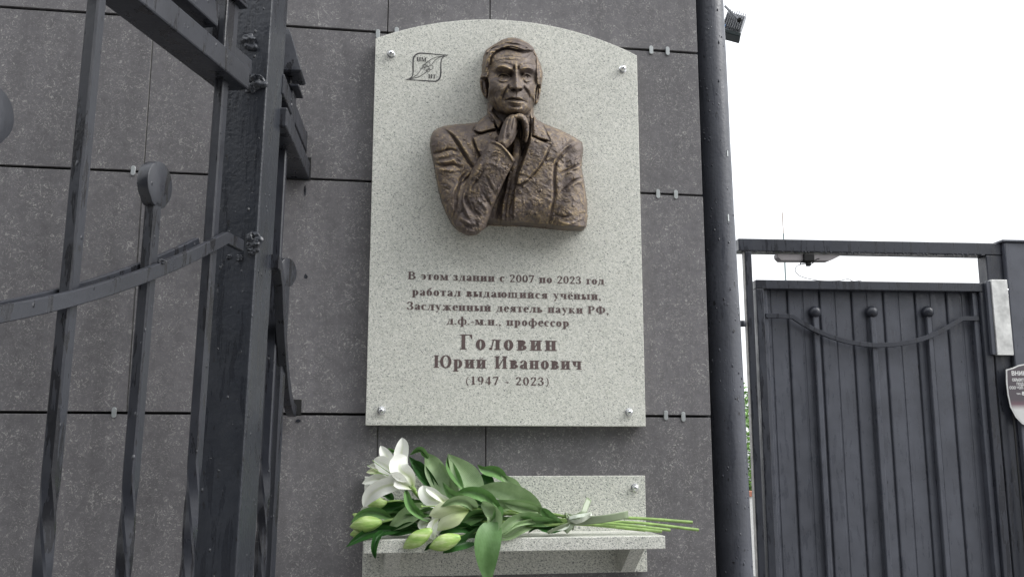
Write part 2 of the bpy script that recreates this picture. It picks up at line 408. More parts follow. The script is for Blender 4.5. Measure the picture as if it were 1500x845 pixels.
GL['р'] = (0.56, g_stem(o, -.27, XH, 0, 1) + g_rect(0, XH-TW, .15, XH) + g_arc(.28, .345, .27, .36, -150, 150))
GL['я'] = (0.55, g_stem(.33) + g_arc(.30, .48, .24, .2, 90, 270) + g_rect(.28, .27, .4, .31) + g_rect(.28, .635, .4, .68) + g_diag(.10, 0, .28, .30, .15) + g_rect(-.01, 0, .12, .05))
GL['в'] = (0.50, g_stem(o) + g_arc(.22, .52, .24, .175, -90, 90) + g_arc(.22, .19, .29, .195, -90, 90) + g_rect(.15, .33, .26, .37) + g_rect(.2, 0, .26, .05) + g_rect(.2, .64, .26, .69))
GL['ь'] = (0.50, g_stem(o) + g_arc(.22, .2, .29, .205, -90, 90) + g_rect(.2, 0, .26, .05) + g_rect(.2, .36, .26, .405))
GL['ы'] = (0.78, g_stem(o) + g_arc(.2, .2, .25, .205, -90, 90) + g_rect(.18, 0, .24, .05) + g_rect(.18, .36, .24, .405) + g_stem(.56))
GL['а'] = (0.48, g_arc(.22, .17, .22, .185, 60, 300) + g_stem(.27, 0, .55, 0, 0) + g_rect(.27, 0, .5, .06) + g_arc(.235, .50, .20, .20, 0, 170, .13, .05) + g_dot(.10, .53, .07) + g_rect(.2, .33, .3, .375))
GL['б'] = (0.50, g_arc(.25, .32, .25, .335) + g_arc(.30, .42, .30, .42, 105, 195, .13, .1) + g_diag(.24, .80, .42, 1.0, .12) + g_rect(.2, .80, .4, .88))
GL['г'] = (0.42, g_stem(o) + g_rect(.2, .635, .43, .69) + g_diag(.42, .46, .42, .69, .045))
GL['т'] = (0.50, g_stem(.165, 0, XH, 0, 1) + g_rect(.0, .635, .5, .69) + g_rect(0, .46, .045, .69) + g_rect(.455, .46, .5, .69))
GL['п'] = (0.60, g_stem(o) + g_stem(.37) + g_rect(.2, .64, .4, .69))
GL['н'] = (0.60, g_stem(o) + g_stem(.37) + g_rect(.2, .32, .4, .38))
GL['и'] = (0.60, g_stem(o) + g_stem(.37) + g_diag(.21, .10, .40, .58, .07))
GL['й'] = (0.60, GL['и'][1] + breve(.30, .76))
GL['л'] = (0.58, g_stem(.36) + g_diag(.13, .08, .23, .66, .06) + g_rect(.14, .64, .4, .69) + g_dot(.09, .08, .085))
GL['м'] = (0.72, g_stem(o, w=.07) + g_stem(.50) + g_diag(.34, .03, .16, .68, .16) + g_diag(.36, .03, .52, .66, .05))
GL['д'] = (0.58, g_stem(.34, 0.03, XH, 0, 0) + g_diag(.12, .03, .22, .66, .06) + g_rect(.12, .64, .54, .69) + g_rect(0, 0, .57, .055) + g_rect(0, -.17, .05, .05) + g_rect(.52, -.17, .57, .05))
GL['ж'] = (0.80, g_stem(.32) + g_diag(.07, .02, .32, .36, .13) + g_diag(.13, .66, .33, .34, .07) + g_diag(.74, .02, .48, .36, .13) + g_diag(.68, .66, .48, .34, .07) + g_dot(.12, .62, .07) + g_dot(.68, .62, .07) + g_rect(0, 0, .18, .05) + g_rect(.62, 0, .81, .05))
GL['к'] = (0.60, g_stem(o) + g_diag(.52, .02, .27, .40, .15) + g_diag(.45, .64, .24, .34, .06) + g_dot(.47, .61, .07) + g_rect(.4, 0, .62, .05))
GL['з'] = (0.42, g_arc(.19, .52, .20, .18, -90, 150) + g_arc(.19, .18, .23, .19, -150, 90) + g_dot(.05, .56, .06) + g_dot(.05, .12, .065) + g_rect(.12, .335, .2, .38))
GL['у'] = (0.54, g_diag(.34, .10, .13, .67, .17) + g_diag(.22, -.2, .46, .67, .05) + g_dot(.16, -.20, .08) + g_rect(-.02, .64, .26, .69) + g_rect(.36, .64, .56, .69))
GL['ф'] = (0.76, g_stem(.30, -.27, 1.0, 0, 1) + g_arc(.22, .345, .22, .355, 30, 330, .15) + g_arc(.545, .345, .22, .355, -150, 150, .15) + g_rect(.22, .95, .4, 1.0))
GL['ч'] = (0.58, g_stem(.36) + g_stem(o, .40, XH, 1, 0) + g_arc(.26, .42, .19, .16, 180, 280, .15) + g_rect(.24, .26, .38, .31))
GL['ш'] = (0.88, g_stem(o, w=.15) + g_stem(.36, w=.15) + g_stem(.65, w=.15) + g_rect(.1, 0, .8, .05))
GL['щ'] = (0.92, g_stem(o, w=.15) + g_stem(.36, w=.15) + g_stem(.65, w=.15) + g_rect(.1, 0, .92, .05) + g_rect(.87, -.17, .92, .05))
GL['ю'] = (0.82, g_stem(o) + g_rect(.2, .32, .4, .38) + g_arc(.57, .345, .25, .36))
def cs_(x, w=.19, **k): return g_stem(x, 0, 1.0, w=w, o=.07, **k)
GL['В'] = (0.68, cs_(.07) + g_arc(.30, .75, .30, .25, -90, 90, .18) + g_arc(.32, .27, .36, .275, -90, 90, .19) + g_rect(.2, .49, .36, .545) + g_rect(.2, 0, .34, .05) + g_rect(.2, .95, .34, 1.0))
GL['З'] = (0.58, g_arc(.26, .76, .26, .26, -90, 150, .18) + g_arc(.26, .26, .31, .28, -150, 90, .19) + g_dot(.07, .80, .08) + g_dot(.06, .19, .08) + g_rect(.14, .50, .28, .55))
GL['Р'] = (0.64, cs_(.07) + g_arc(.30, .72, .32, .28, -90, 90, .18) + g_rect(.2, .44, .32, .49) + g_rect(.2, .95, .32, 1.0))
GL['Ф'] = (0.86, cs_(.335) + g_arc(.30, .5, .30, .36, 40, 320, .19) + g_arc(.56, .5, .30, .36, -140, 140, .19))
GL['Г'] = (0.60, cs_(.07) + g_rect(.2, .95, .60, 1.0) + [[(.56, .70), (.60, .70), (.60, .98), (.46, .96)]])
GL['Ю'] = (1.06, cs_(.07) + g_rect(.2, .47, .46, .53) + g_arc(.72, .5, .35, .52, w=.19))
GL['И'] = (0.80, cs_(.07) + cs_(.53) + g_diag(.22, .12, .57, .88, .07))
GL['Н'] = (0.80, cs_(.07) + cs_(.53) + g_rect(.2, .47, .58, .53))
GL['М'] = (0.98, cs_(.07, w=.08) + cs_(.71) + g_diag(.46, .03, .17, .97, .2) + g_diag(.47, .03, .76, .97, .06))
GL['Т'] = (0.68, cs_(.245, t=0) + g_rect(0, .95, .68, 1.0) + g_rect(0, .70, .045, 1.0) + g_rect(.635, .70, .68, 1.0))
GL['0'] = (0.50, g_arc(.25, .49, .25, .50, w=.15)); GL['1'] = (0.42, g_stem(.14, 0, .98, 0, 1, w=.16) + g_diag(.08, .84, .20, .96, .12))
GL['2'] = (0.50, g_arc(.24, .72, .23, .27, -35, 165, .14) + g_diag(.09, .05, .36, .58, .11) + g_rect(.03, 0, .46, .13) + g_dot(.07, .76, .065))
GL['3'] = (0.50, g_arc(.22, .75, .22, .24, -90, 155, .14) + g_arc(.22, .26, .26, .27, -150, 90, .15) + g_dot(.05, .79, .06) + g_dot(.05, .17, .07) + g_rect(.14, .50, .24, .545))
GL['4'] = (0.50, g_rect(.26, 0, .41, .98) + g_rect(.02, .22, .49, .33) + g_diag(.06, .30, .30, .95, .05))
GL['7'] = (0.48, g_rect(.03, .84, .47, .98) + g_diag(.18, 0, .42, .86, .12) + g_rect(.03, .74, .07, .9))
GL['9'] = (0.50, g_arc(.25, .67, .24, .32, w=.15) + g_arc(.22, .60, .28, .60, -75, 5, .14, .06) + g_dot(.14, .05, .06))
GL['('] = (0.30, g_arc(.34, .38, .30, .62, 115, 245, .08, .04)); GL[')'] = (0.30, g_arc(-.04, .38, .30, .62, -65, 65, .08, .04))
GL['-'] = (0.28, g_rect(.0, .26, .28, .36)); GL['.'] = (0.18, g_dot(.09, .07, .08)); GL[','] = (0.18, g_dot(.09, .07, .085) + [[(.10, .06), (.17, .06), (.12, -.14), (.05, -.17)]])
def text_mesh(bm, text, x0, x1, z, cap, y, space=0.30, track=0.07):
    nat = []; gaps = 0
    for i, ch in enumerate(text):
        nat.append(space if ch == ' ' else GL[ch][0])
    n = len(text)
    kx = min(1.45, max(0.85, ((x1-x0)/cap-track*(n-1))/sum(nat))); tr = ((x1-x0)/cap-kx*sum(nat))/(n-1)
    x = x0; cnt = 0
    for ch, wd in zip(text, nat):
        if ch != ' ':
            for poly in GL[ch][1]:
                cnt += 1; yy = y-0.00002*(cnt % 13)
                try: bm.faces.new([bm.verts.new((x+u*cap*kx, yy, z+v*cap)) for u, v in poly])
                except ValueError: pass
        x += (wd*kx+tr)*cap
def text_letters(text, x0, x1, z, cap, y, track):
    nat = [0.30 if ch == ' ' else GL[ch][0] for ch in text]; n = len(text)
    kx = min(1.45, max(0.85, ((x1-x0)/cap-track*(n-1))/sum(nat))); tr = ((x1-x0)/cap-kx*sum(nat))/(n-1); x = x0; out = []
    for ch, wd in zip(text, nat):
        if ch != ' ':
            b = bmesh.new()
            for k, poly in enumerate(GL[ch][1]): b.faces.new([b.verts.new((x+u*cap*kx, y-0.00002*k, z+v*cap)) for u, v in poly])
            out.append(b)
        x += (wd*kx+tr)*cap
    return out
def face_front(o):
    me = o.data
    for p in me.polygons:
        if p.normal.y > 0: p.flip()

# ------------------------------------------------------------------ granite plaque
PY = -0.03
plaque = thing('memorial_plaque', 'pale speckled granite plaque with arched top and brown cyrillic lettering', 'plaque')
HP = 0.851; apex = at_y(732, 29, PY)[2]
poly = [(0, ZO), (0.6, ZO), (0.6, ZO+HP)]
# arc through both shoulders and the apex
ri = apex-(ZO+HP); rad = (0.3**2+ri**2)/(2*ri); cz = apex-rad; a1 = math.asin(0.3/rad)
for k in range(1, 24): a = a1-2*a1*k/24; poly.append((0.3+rad*math.sin(a), cz+rad*math.cos(a)))
poly.append((0, ZO+HP))
bm = bmesh.new(); prism(bm, poly, 'y', PY, -0.0025)
bm_obj('granite_slab', bm, M_GRAN, plaque, bevel=0.0012, segs=2)
def bolt(px, py, Y, parent):
    P = at_y(px, py, Y-0.004); Mx = Matrix.Translation(P) @ Matrix.Rotation(R(90), 4, 'X'); bm = bmesh.new()
    prof = [(0.0085, -0.0043), (0.0085, -0.0025), (0.0068, -0.002), (0.0068, 0.003)]+[(0.0066*math.cos(R(a)), 0.003+0.0062*math.sin(R(a))) for a in range(12, 85, 12)]
    lathe(bm, prof, 20, M=Mx); return bm_obj('bolt', bm, M_STEEL, parent, autosm=True)
for px, py in ((573, 79), (912.5, 101), (559, 601), (922, 603.5)): bolt(px, py, PY, plaque)
lines = [("В этом здании с 2007 по 2023 год", 597.5, 885, 409, 11.3), ("работал выдающийся учёный,", 603.5, 880, 432.5, 11.5), ("Заслуженный деятель науки РФ,", 596, 891, 453.3, 11.5),
         ("д.ф.-м.н., профессор", 654.5, 833.5, 474.9, 11.5), ("Головин", 674.5, 815, 511.6, 22), ("Юрий Иванович", 635.5, 851.5, 538.3, 18.3), ("(1947 - 2023)", 682, 804.5, 563, 12.2)]
for tx, xa, xb, yb, cp in lines:
    A = at_y(xa, yb, PY-0.0004); Bx = at_y(xb, yb, PY-0.0004)[0]; cap = at_y(xa, yb-cp, PY)[2]-A[2]
    if cp > 15:
        ie = bpy.data.objects.new('inscription', None); COL.objects.link(ie); ie.parent = plaque; ie.empty_display_size = 0.02
        for lb in text_letters(tx, A[0], Bx, A[2], cap, PY-0.0004, 0.24 if tx[0] == 'Г' else 0.16): face_front(bm_obj('letter', lb, M_TEXT, ie))
        continue
    bm = bmesh.new(); text_mesh(bm, tx, A[0], Bx, A[2], cap, PY-0.0004, track=0.24 if tx[0] == 'Г' else 0.16 if tx[0] == 'Ю' else 0.13 if tx[0] == '(' else 0.075)
    o_ = bm_obj('inscription', bm, M_TEXT, plaque); face_front(o_)
# emblem
def stroke2d(bm, pts, wd, y, wf=None):
    P = smooth_path([(at_y(580+x/12.07, 60+z/12.07, PY)) for x, z in pts], 5); n = len(P)
    L = []; Rr = []
    for i, p in enumerate(P):
        t = P[min(i+1, n-1)]-P[max(i-1, 0)]; t = np.array([t[0], t[2]]); t /= (np.linalg.norm(t)+1e-9)
        ww = wd*(wf(i/(n-1)) if wf else 1)/2; nx, nz = -t[1]*ww, t[0]*ww
        L.append(bm.verts.new((p[0]+nx, y, p[2]+nz))); Rr.append(bm.verts.new((p[0]-nx, y, p[2]-nz)))
    for i in range(n-1): bm.faces.new((L[i], L[i+1], Rr[i+1], Rr[i]))
bm = bmesh.new(); ye = PY-0.0004
fat = lambda t: 0.35+0.9*math.sin(math.pi*t)
stroke2d(bm, [(925, 254), (760, 246), (460, 222), (360, 245), (312, 310), (302, 420), (302, 570), (275, 645), (180, 692)], 0.0026, ye, fat)
stroke2d(bm, [(180, 692), (330, 696), (640, 716), (720, 712), (775, 660), (793, 560), (795, 400), (825, 300), (925, 254)], 0.0026, ye-0.00003, fat)
stroke2d(bm, [(240, 680), (370, 605), (455, 490), (560, 375), (690, 300), (860, 263)], 0.0012, ye-0.00006)
stroke2d(bm, [(240, 683), (400, 640), (480, 595), (545, 545)], 0.0012, ye-0.00009)
stroke2d(bm, [(630, 430), (690, 350), (760, 300), (860, 266)], 0.0012, ye-0.00012)
for k, (cx, cy, rr) in enumerate(((565, 418, 40), (542, 487, 43), (620, 472, 38), (505, 450, 30), (572, 525, 28))):
    stroke2d(bm, [(cx+rr*math.cos(R(a)), cy+rr*math.sin(R(a))) for a in range(0, 361, 30)], 0.0010, ye-0.00015-0.00003*k)
for tx, xa, xb, yb, hh in (("НМ", 368, 540, 360, 68), ("НТ", 575, 708, 662, 68)):
    A = at_y(580+xa/12.07, 60+yb/12.07, ye); Bx = at_y(580+xb/12.07, 60+yb/12.07, ye)[0]; text_mesh(bm, tx, A[0], Bx, A[2], (at_y(580+xa/12.07, 60+(yb-hh)/12.07, PY)[2]-A[2]), ye-0.0004)
face_front(bm_obj('emblem', bm, M_TEXT2, plaque))

# ------------------------------------------------------------------ added building, unseen behind the viewer, put in to shade the facade's front
opp = thing('added_shade_building', 'plain grey building added unseen behind the viewer to shade the facade', 'building', (-5, -9.5, 0))
M_OW = mat_plain('grey_render_wall', (0.13, 0.13, 0.125), 0.85, var=.15, scale=2)
bm = nbox(-12, 11, -8, 0, 0, 7.2); bm_obj('wall', bm, M_OW, opp)
bm = nbox(-12.3, 11.3, -8.3, .3, 7.2, 7.5); bm_obj('roof', bm, M_DARK, opp)
bm = nbox(0, 1.5, 0.003, .06, 0, 1.7); wf = bm_obj('window', bm, mat_plain('dark_window', (0.02, 0.022, 0.025), 0.15), opp); wf.location = (-11, 0, 1.0)
for k in range(1, 14):
    o_ = link('window', wf.data, None, opp); o_.location = (-11+(k % 7)*3.1, 0, 1.0+3.1*(k//7))
# ------------------------------------------------------------------ bronze bust: high relief worked as a sculpted surface
ST = 0.54
gx = np.arange(626, 866, ST); gy = np.arange(51, 346, ST)
X, Y = np.meshgrid(gx, gy); NY, NX = X.shape
def sdp(pts, X=X, Y=Y):
    """signed distance to a polygon, positive inside (in grid units)"""
    d = np.full(X.shape, 1e9); ins = np.zeros(X.shape, bool); n = len(pts)
    for i in range(n):
        x0, y0 = pts[i]; x1, y1 = pts[(i+1) % n]; ex, ey = x1-x0, y1-y0
        t = np.clip(((X-x0)*ex+(Y-y0)*ey)/(ex*ex+ey*ey+1e-12), 0, 1)
        d = np.minimum(d, (X-x0-t*ex)**2+(Y-y0-t*ey)**2)
        c = ((y0 <= Y) != (y1 <= Y)); 
        if y1 != y0: ins ^= c & (X < x0+(Y-y0)*ex/(y1-y0))
    d = np.sqrt(d); return np.where(ins, d, -d)
def seg(pts, cl=True):
    """distance to a polyline and the parameter 0..1 along it"""
    best = np.full(X.shape, 1e9); tt = np.zeros(X.shape); L = [0]
    for (a, b), (c, d) in zip(pts, pts[1:]): L.append(L[-1]+math.hypot(c-a, d-b))
    side = np.zeros(X.shape)
    for i in range(len(pts)-1):
        x0, y0 = pts[i]; x1, y1 = pts[i+1]; ex, ey = x1-x0, y1-y0
        t = np.clip(((X-x0)*ex+(Y-y0)*ey)/(ex*ex+ey*ey+1e-12), 0, 1)
        q = (X-x0-t*ex)**2+(Y-y0-t*ey)**2; m = q < best
        best = np.where(m, q, best); tt = np.where(m, (L[i]+t*(L[i+1]-L[i]))/L[-1], tt)
        side = np.where(m, np.sign(ex*(Y-y0)-ey*(X-x0)), side)
    return np.sqrt(best), tt, side
def cr(pts, n=5): return [tuple(p) for p in smooth_path(pts, n)]
def ss(a, b, x): t = np.clip((x-a)/(b-a), 0, 1); return t*t*(3-2*t)
def dome(t): t = np.clip(t, 0, 1); return np.sqrt(1-(1-t)**2)
def smax(a, b, k):
    h = np.clip(0.5+0.5*(a-b)/k, 0, 1); return b*(1-h)+a*h+k*h*(1-h)
def capsule(pts, r, hc, fall=1.5, p=1.0):
    """rounded limb: r radii px, hc axis heights mm"""
    d, t, _ = seg(pts); ks = np.linspace(0, 1, len(r)); rr = np.interp(t, ks, r); hh = np.interp(t, ks, hc)
    q = np.clip(d/rr, 0, 1); h = hh-fall*rr*(1-np.sqrt(1-q**2+1e-9))*p
    return np.where(d < rr, h, -1e3)
def groove(H, pts, w_, amp, taper=True, sm=True):
    P = cr(pts) if sm and len(pts) > 2 else pts
    d, t, _ = seg(P); a = amp*(np.sin(np.pi*np.clip(t, 0.03, 0.97))**0.5 if taper else 1)
    return H+a*np.exp(-(d/w_)**2)
def step(H, pts, w_, amp, fade=8):
    """one-sided ridge: raised on the left side of the line (walking along it), dropping sharply across"""
    P = cr(pts) if len(pts) > 2 else pts
    d, t, s = seg(P); a = amp*np.sin(np.pi*np.clip(t, 0.04, 0.96))**0.5
    return H+a*np.where(s > 0, np.exp(-d/fade)*ss(0, w_, d), -0.25*np.exp(-d/w_))
def blob(H, x, y, sx, sy, amp, rot=0):
    c, s = math.cos(R(rot)), math.sin(R(rot)); u = (X-x)*c+(Y-y)*s; v = -(X-x)*s+(Y-y)*c
    return H+amp*np.exp(-(u/sx)**2-(v/sy)**2)
def vnoise(sx, sy, rot=0, seed=0, octv=1):
    out = np.zeros(X.shape); amp = 1
    rs = np.random.RandomState(seed)
    for o_ in range(octv):
        c, s = math.cos(R(rot)), math.sin(R(rot)); u = ((X-626)*c+(Y-51)*s)/sx*(2**o_)+500; v = (-(X-626)*s+(Y-51)*c)/sy*(2**o_)+500
        g = rs.rand(257, 257); ui = np.floor(u).astype(int); vi = np.floor(v).astype(int); fu = u-ui; fv = v-vi
        fu = fu*fu*(3-2*fu); fv = fv*fv*(3-2*fv); a = lambda i, j: g[(ui+i) % 257, (vi+j) % 257]
        out += amp*((a(0, 0)*(1-fu)+a(1, 0)*fu)*(1-fv)+(a(0, 1)*(1-fu)+a(1, 1)*fu)*fv-0.5); amp *= 0.5
    return out
def blur(H, n=1):
    for _ in range(n):
        P = np.pad(H, 1, 'edge'); H = (P[:-2, 1:-1]+P[2:, 1:-1]+2*H)/4; P = np.pad(H, 1, 'edge'); H = (P[1:-1, :-2]+P[1:-1, 2:]+2*H)/4
    return H

torso_o = [(714, 150), (713, 168), (706.5, 172.5), (699, 179), (685, 181), (667, 182), (650, 184.5), (641, 188), (634, 193), (630, 203), (629.5, 214), (632, 228), (636, 245), (638.5, 262), (642, 281), (647, 299), (653, 313), (661, 328),
           (671, 339), (686, 346), (698, 345), (708, 337), (716, 331), (735, 331.8), (761, 332.5), (780, 333.5), (807, 336.5), (832, 338.5), (853, 338.5), (859, 333), (861, 318), (860.5, 297), (858, 278), (855, 259), (852, 247), (853, 235), (854.5, 218), (853, 208), (841, 200.5), (822, 190.5), (799, 182), (787, 175), (782, 168), (782, 150)]
head_o = [(752, 55), (760, 56.5), (767, 59.5), (774, 63), (781, 69), (784.5, 76), (788, 84), (792, 94), (795, 105), (795.3, 113), (793.5, 124), (792.5, 133), (791, 142), (788.5, 150), (786, 153.5), (783.5, 152), (781.5, 153), (778, 161), (770, 168.5), (757, 171), (740, 169.5), (728, 164.5), (719.5, 156), (716, 150), (714.5, 145.5), (710, 143.5), (706.5, 138), (704, 130), (702.5, 121), (703, 114), (705.5, 107), (705.5, 96), (708, 83), (711, 74), (719, 68), (727, 63.5), (735, 58.5), (744, 55.5)]
dT = sdp(torso_o); dH = sdp(head_o)
# torso and chest
T = 26+46*dome(dT/40)**0.9
T = blob(T, 800, 265, 38, 62, 12); T = blob(T, 690, 225, 30, 45, 8)
T = np.where(dT > 0, T, -1e3)
# right sleeve of the picture (his left arm)
arm = capsule([(838, 222), (836, 262), (835, 312), (835, 345)], [17, 21, 25.5, 27], [74, 80, 84, 84], 1.55)
arm = np.where(dT > 0, arm, -1e3)
# opening of the jacket with shirt and tie, set back
openp = [(722, 150), (716, 168), (727, 190), (735, 206), (727, 240), (724, 270), (718, 300), (716, 331), (752, 333), (752.5, 300), (753.5, 277), (757, 262), (763.5, 243), (770, 222), (777, 203), (781, 185), (781, 150)]
dO = sdp(openp)
T = np.where(dO > 0, np.minimum(T, 70-22*ss(0, 4, dO)), T)
# upper arm and forearm on the left
ua = capsule([(656, 213), (662, 250), (674, 296), (686, 320)], [27, 27, 26, 26], [72, 76, 82, 84], 1.35)
ua = np.where(dT > 0, ua, -1e3)
fa = capsule([(690, 323), (700, 292), (715, 258), (731, 229), (739, 217)], [23.5, 24.5, 25, 23.5, 22.5], [92, 97, 108, 118, 120], 1.25)
cuff = sdp([(722, 206), (727, 207.5), (735, 212), (744, 221), (751, 230), (757, 240), (800, 240), (800, 346), (620, 346), (620, 206)])
fa = np.where((cuff > 0) & (dT > 0), fa, -1e3)
neck = capsule([(749, 140), (750, 200)], [30, 30], [52, 58], 0.8)
neck = np.where((dT > 0), neck, -1e3)
H = smax(T, ua, 6.0); H = smax(H, arm, 5.0)
# collar of the shirt
sc1 = sdp([(714, 163), (722, 166), (736, 180), (731, 190), (722, 178), (716, 171)]); H = np.maximum(H, np.where(sc1 > 0, 74+4*dome(sc1/3), -1e3))
H = np.maximum(H, neck)
H = blur(H, 2)
# tie with folds between the lapels
tie = capsule([(757, 206), (757, 232), (752, 262), (745, 300), (742, 332)], [5, 7.5, 9, 9, 9], [72, 72, 70, 66, 64], 0.9); H = np.maximum(H, np.where(dO > 0, tie, -1e3))
for pts, a_ in (([(757, 205), (763, 236), (754, 270)], -3), ([(748, 262), (741, 300), (739, 331)], -5), ([(736, 285), (729, 310), (727, 331)], -5), ([(745, 275), (735, 300), (734, 330)], 3), ([(756, 280), (748, 305), (747, 331)], -4), ([(765, 215), (759, 245)], -3)):
    H = groove(H, pts, 1.8, a_)
# jacket: his left lapel and collar (right side of the picture), raised sheets with crisp edges
def sheet(H, poly, th, soft=1.0, under=-3.5):
    th *= 1.35; d = sdp(poly); H = H+th*ss(-0.2, soft, d); return H+under*np.exp(-((d+1.2)/1.3)**2)*(d < 0.3)
H = sheet(H, [(779, 176), (779.5, 200), (788, 203.5), (805.5, 213.5), (800, 226), (793, 239), (783, 252), (771, 265), (761, 270.5), (756, 270), (759, 255), (765, 240), (771, 222), (776, 206)], 6.5)
H = sheet(H, [(782, 170), (787, 175.5), (793, 182), (799, 194), (804, 205.5), (796, 204.5), (788, 202.6), (779.5, 199), (780, 185)], 6.5)
H = groove(H, [(787, 204), (794, 206.2), (804, 207.5)], 1.1, -6)
# jacket edge below the lapel
d, t_, s_ = seg(cr([(757, 268), (753, 280), (752, 300), (751.5, 326)])); H = H+7*np.exp(-(np.maximum(X-752, 0)/26)**2)*ss(-1, 1.2, -s_*d)*(Y > 262)*(Y < 330)*(X < 800)*(X > 750)
# his right lapel and collar (left side of the picture)
H = sheet(H, [(716, 169), (706, 172.5), (700, 180), (694.6, 190.8), (700, 194), (706, 194.2), (715.5, 191.5), (726, 189), (724, 180)], 6.5)
H = sheet(H, [(693.3, 202.3), (703, 198.5), (712, 194.8), (727, 192.5), (733, 203), (722, 212), (714, 225), (706.5, 233), (699, 219)], 6.0)
H = groove(H, [(695, 192.5), (702, 195.6), (708, 195.8), (714, 193.4)], 1.2, -7)
H = groove(H, [(692.5, 204), (698, 219), (706, 234)], 1.5, -6)
# deep fold between the shoulder and the chest
H = step(H, [(648, 188), (660, 196), (669, 206), (677, 220), (686, 236), (695, 249)], 2.0, -1.0, 10)
H = groove(H, [(649, 189), (662, 199), (672, 213), (683, 231), (695, 250)], 2.0, -11); H = groove(H, [(652, 187), (668, 199), (680, 217), (692, 238)], 2.8, 5)
H = groove(H, [(694, 250), (690, 256), (683, 262), (677, 270)], 1.8, -6)
# sleeve seam and arm fold on the right
H = groove(H, [(847, 207), (832, 218), (820, 231), (814, 240), (812, 262), (813, 285), (809, 305), (804, 330)], 2.2, -8); H = groove(H, [(843, 205), (829, 215), (817, 228), (811, 240)], 2.6, 4)
H = groove(H, [(851, 240), (838, 246), (825, 252), (818, 257)], 1.4, -5); H = groove(H, [(850, 244), (838, 250), (826, 256)], 1.6, 3)
H = groove(H, [(854, 261), (840, 265), (829, 275), (820, 284)], 1.4, -5.5); H = groove(H, [(853, 265), (841, 270), (831, 279)], 2, 3)
H = groove(H, [(836, 251), (844, 249)], 1.2, -4, True, False)
H = groove(H, [(812, 312), (822, 318), (835, 316)], 1.6, -4); H = groove(H, [(815, 322), (832, 328), (850, 322)], 1.8, 3)
# folds on the upper arm
for pts, w_, a_ in (([(634, 226), (646, 223), (660, 219), (672, 224)], 2.2, -4.5), ([(634, 231), (648, 229), (664, 226)], 2.6, 3), ([(637, 240), (650, 243), (664, 241), (676, 247)], 2.2, -5), ([(638, 247), (652, 249), (668, 250)], 2.6, 3.5), ([(640, 238), (655, 237), (668, 234)], 2, 2.5), ([(684, 252), (676, 262), (672, 274), (667, 292)], 2.4, -5), ([(672, 268), (664, 283), (664, 300)], 2.2, 4),
                    ([(669, 290), (668, 303), (664, 318)], 2, -4), ([(660, 285), (661, 300), (668, 315)], 2.6, 3), ([(650, 200), (642, 208), (640, 220)], 3, 2.5)):
    H = groove(H, pts, w_*.9, a_*1.35)
H = blur(H, 1)
# the bottom edge: the surface turns under
ud = (332+(X-716)*0.055)-Y
und = np.where(X > 712, ud, 50); front = np.where(X < 800, 8.5-(X-716)*0.02, 7.0)
H = H*np.where(X > 712, 0.22+0.78*ss(1.5, front+3.5, und+2.0*(X > 800)), 1.0)
H = np.where(dT > 0, np.maximum(H, 12), -1e3)
# forearm in front of everything
F0 = fa.copy()
edge = cr([(722, 206.5), (728, 208), (737, 213.5), (745, 222), (751, 231), (756.5, 240)])
de, te, se = seg(edge); F0 = np.where(F0 > 0, F0+4.5*np.exp(-((de-1.8)/1.7)**2)-1.5*np.exp(-((de-5)/1.5)**2), F0)
for pts, w_, a_ in (([(676, 268), (671, 283), (673, 300), (681, 318)], 2.6, -8), ([(686, 275), (683, 290), (688, 303), (697, 318)], 2.2, -7), ([(679, 280), (678, 295), (684, 312), (690, 322)], 2.6, 5), ([(692, 298), (695, 308), (702, 316)], 2.0, -5), ([(700, 262), (693, 275), (690, 290)], 2.2, -4), ([(705, 235), (700, 250), (689, 262)], 3, 5),
                    ([(709, 244), (706, 256), (697, 268)], 2.2, -4), ([(712, 258), (718, 272), (724, 285)], 2.2, -4), ([(704, 296), (712, 305), (714, 315)], 3, 5), ([(708, 284), (716, 296), (719, 306)], 2, -5), ([(720, 225), (726, 222), (731, 224)], 1.4, 3), ([(726, 244), (732, 233)], 1.2, 2.5), ([(714, 238), (722, 230), (730, 229)], 2, -2.5), ([(735, 262), (727, 276), (722, 292)], 2.2, -4), ([(746, 250), (737, 266), (728, 282)], 2, 3),
                    ([(675, 325), (686, 333), (700, 330)], 2.2, -4), ([(672, 318), (684, 325), (690, 328)], 2, 3.5), ([(684, 338), (695, 339), (704, 334)], 2, 2.5), ([(697, 323), (700, 333)], 1.8, -3)):
    F0 = np.where(F0 > 0, groove(F0, pts, w_, a_), F0)
F0 = np.where(F0 > 0, F0+1.8*vnoise(7, 14, 25, 5, 2), F0)
F0 = np.where(dT > 0, F0, -1e3)
# hand: the back of the hand and the bent fingers under the chin
hp = [(728, 210), (731, 200), (734, 189), (737.5, 180), (742, 173), (747, 168.8), (752, 167.2), (756.5, 168.5), (758.5, 174), (758.2, 183), (756.5, 191), (754, 199), (751.5, 205), (747, 211), (742, 217), (736, 217)]
dh = sdp(hp); HA = np.where(dh > 0, 96+26*dome(dh/8.5)**0.85, -1e3)
for pts, w_, a_ in (([(748, 171), (744, 182), (741, 196)], 1.1, -2.8), ([(752.8, 170), (750, 182), (748, 194)], 1.0, -2.4), ([(743.5, 175), (739.5, 184), (737, 194)], 1.0, -2.0), ([(738, 186), (736, 200)], 2, 2.0), ([(743, 178), (739, 192), (737, 204)], 1.6, 2.0), ([(745, 198), (740, 206)], 2.4, -3.5)):
    HA = groove(HA, pts, w_, a_)
HA = blob(HA, 751, 170.5, 2.6, 2.6, 3.5); HA = blob(HA, 745.5, 173.5, 2.4, 2.4, 2.5); HA = blob(HA, 740.5, 179, 2.4, 2.6, 2.0)
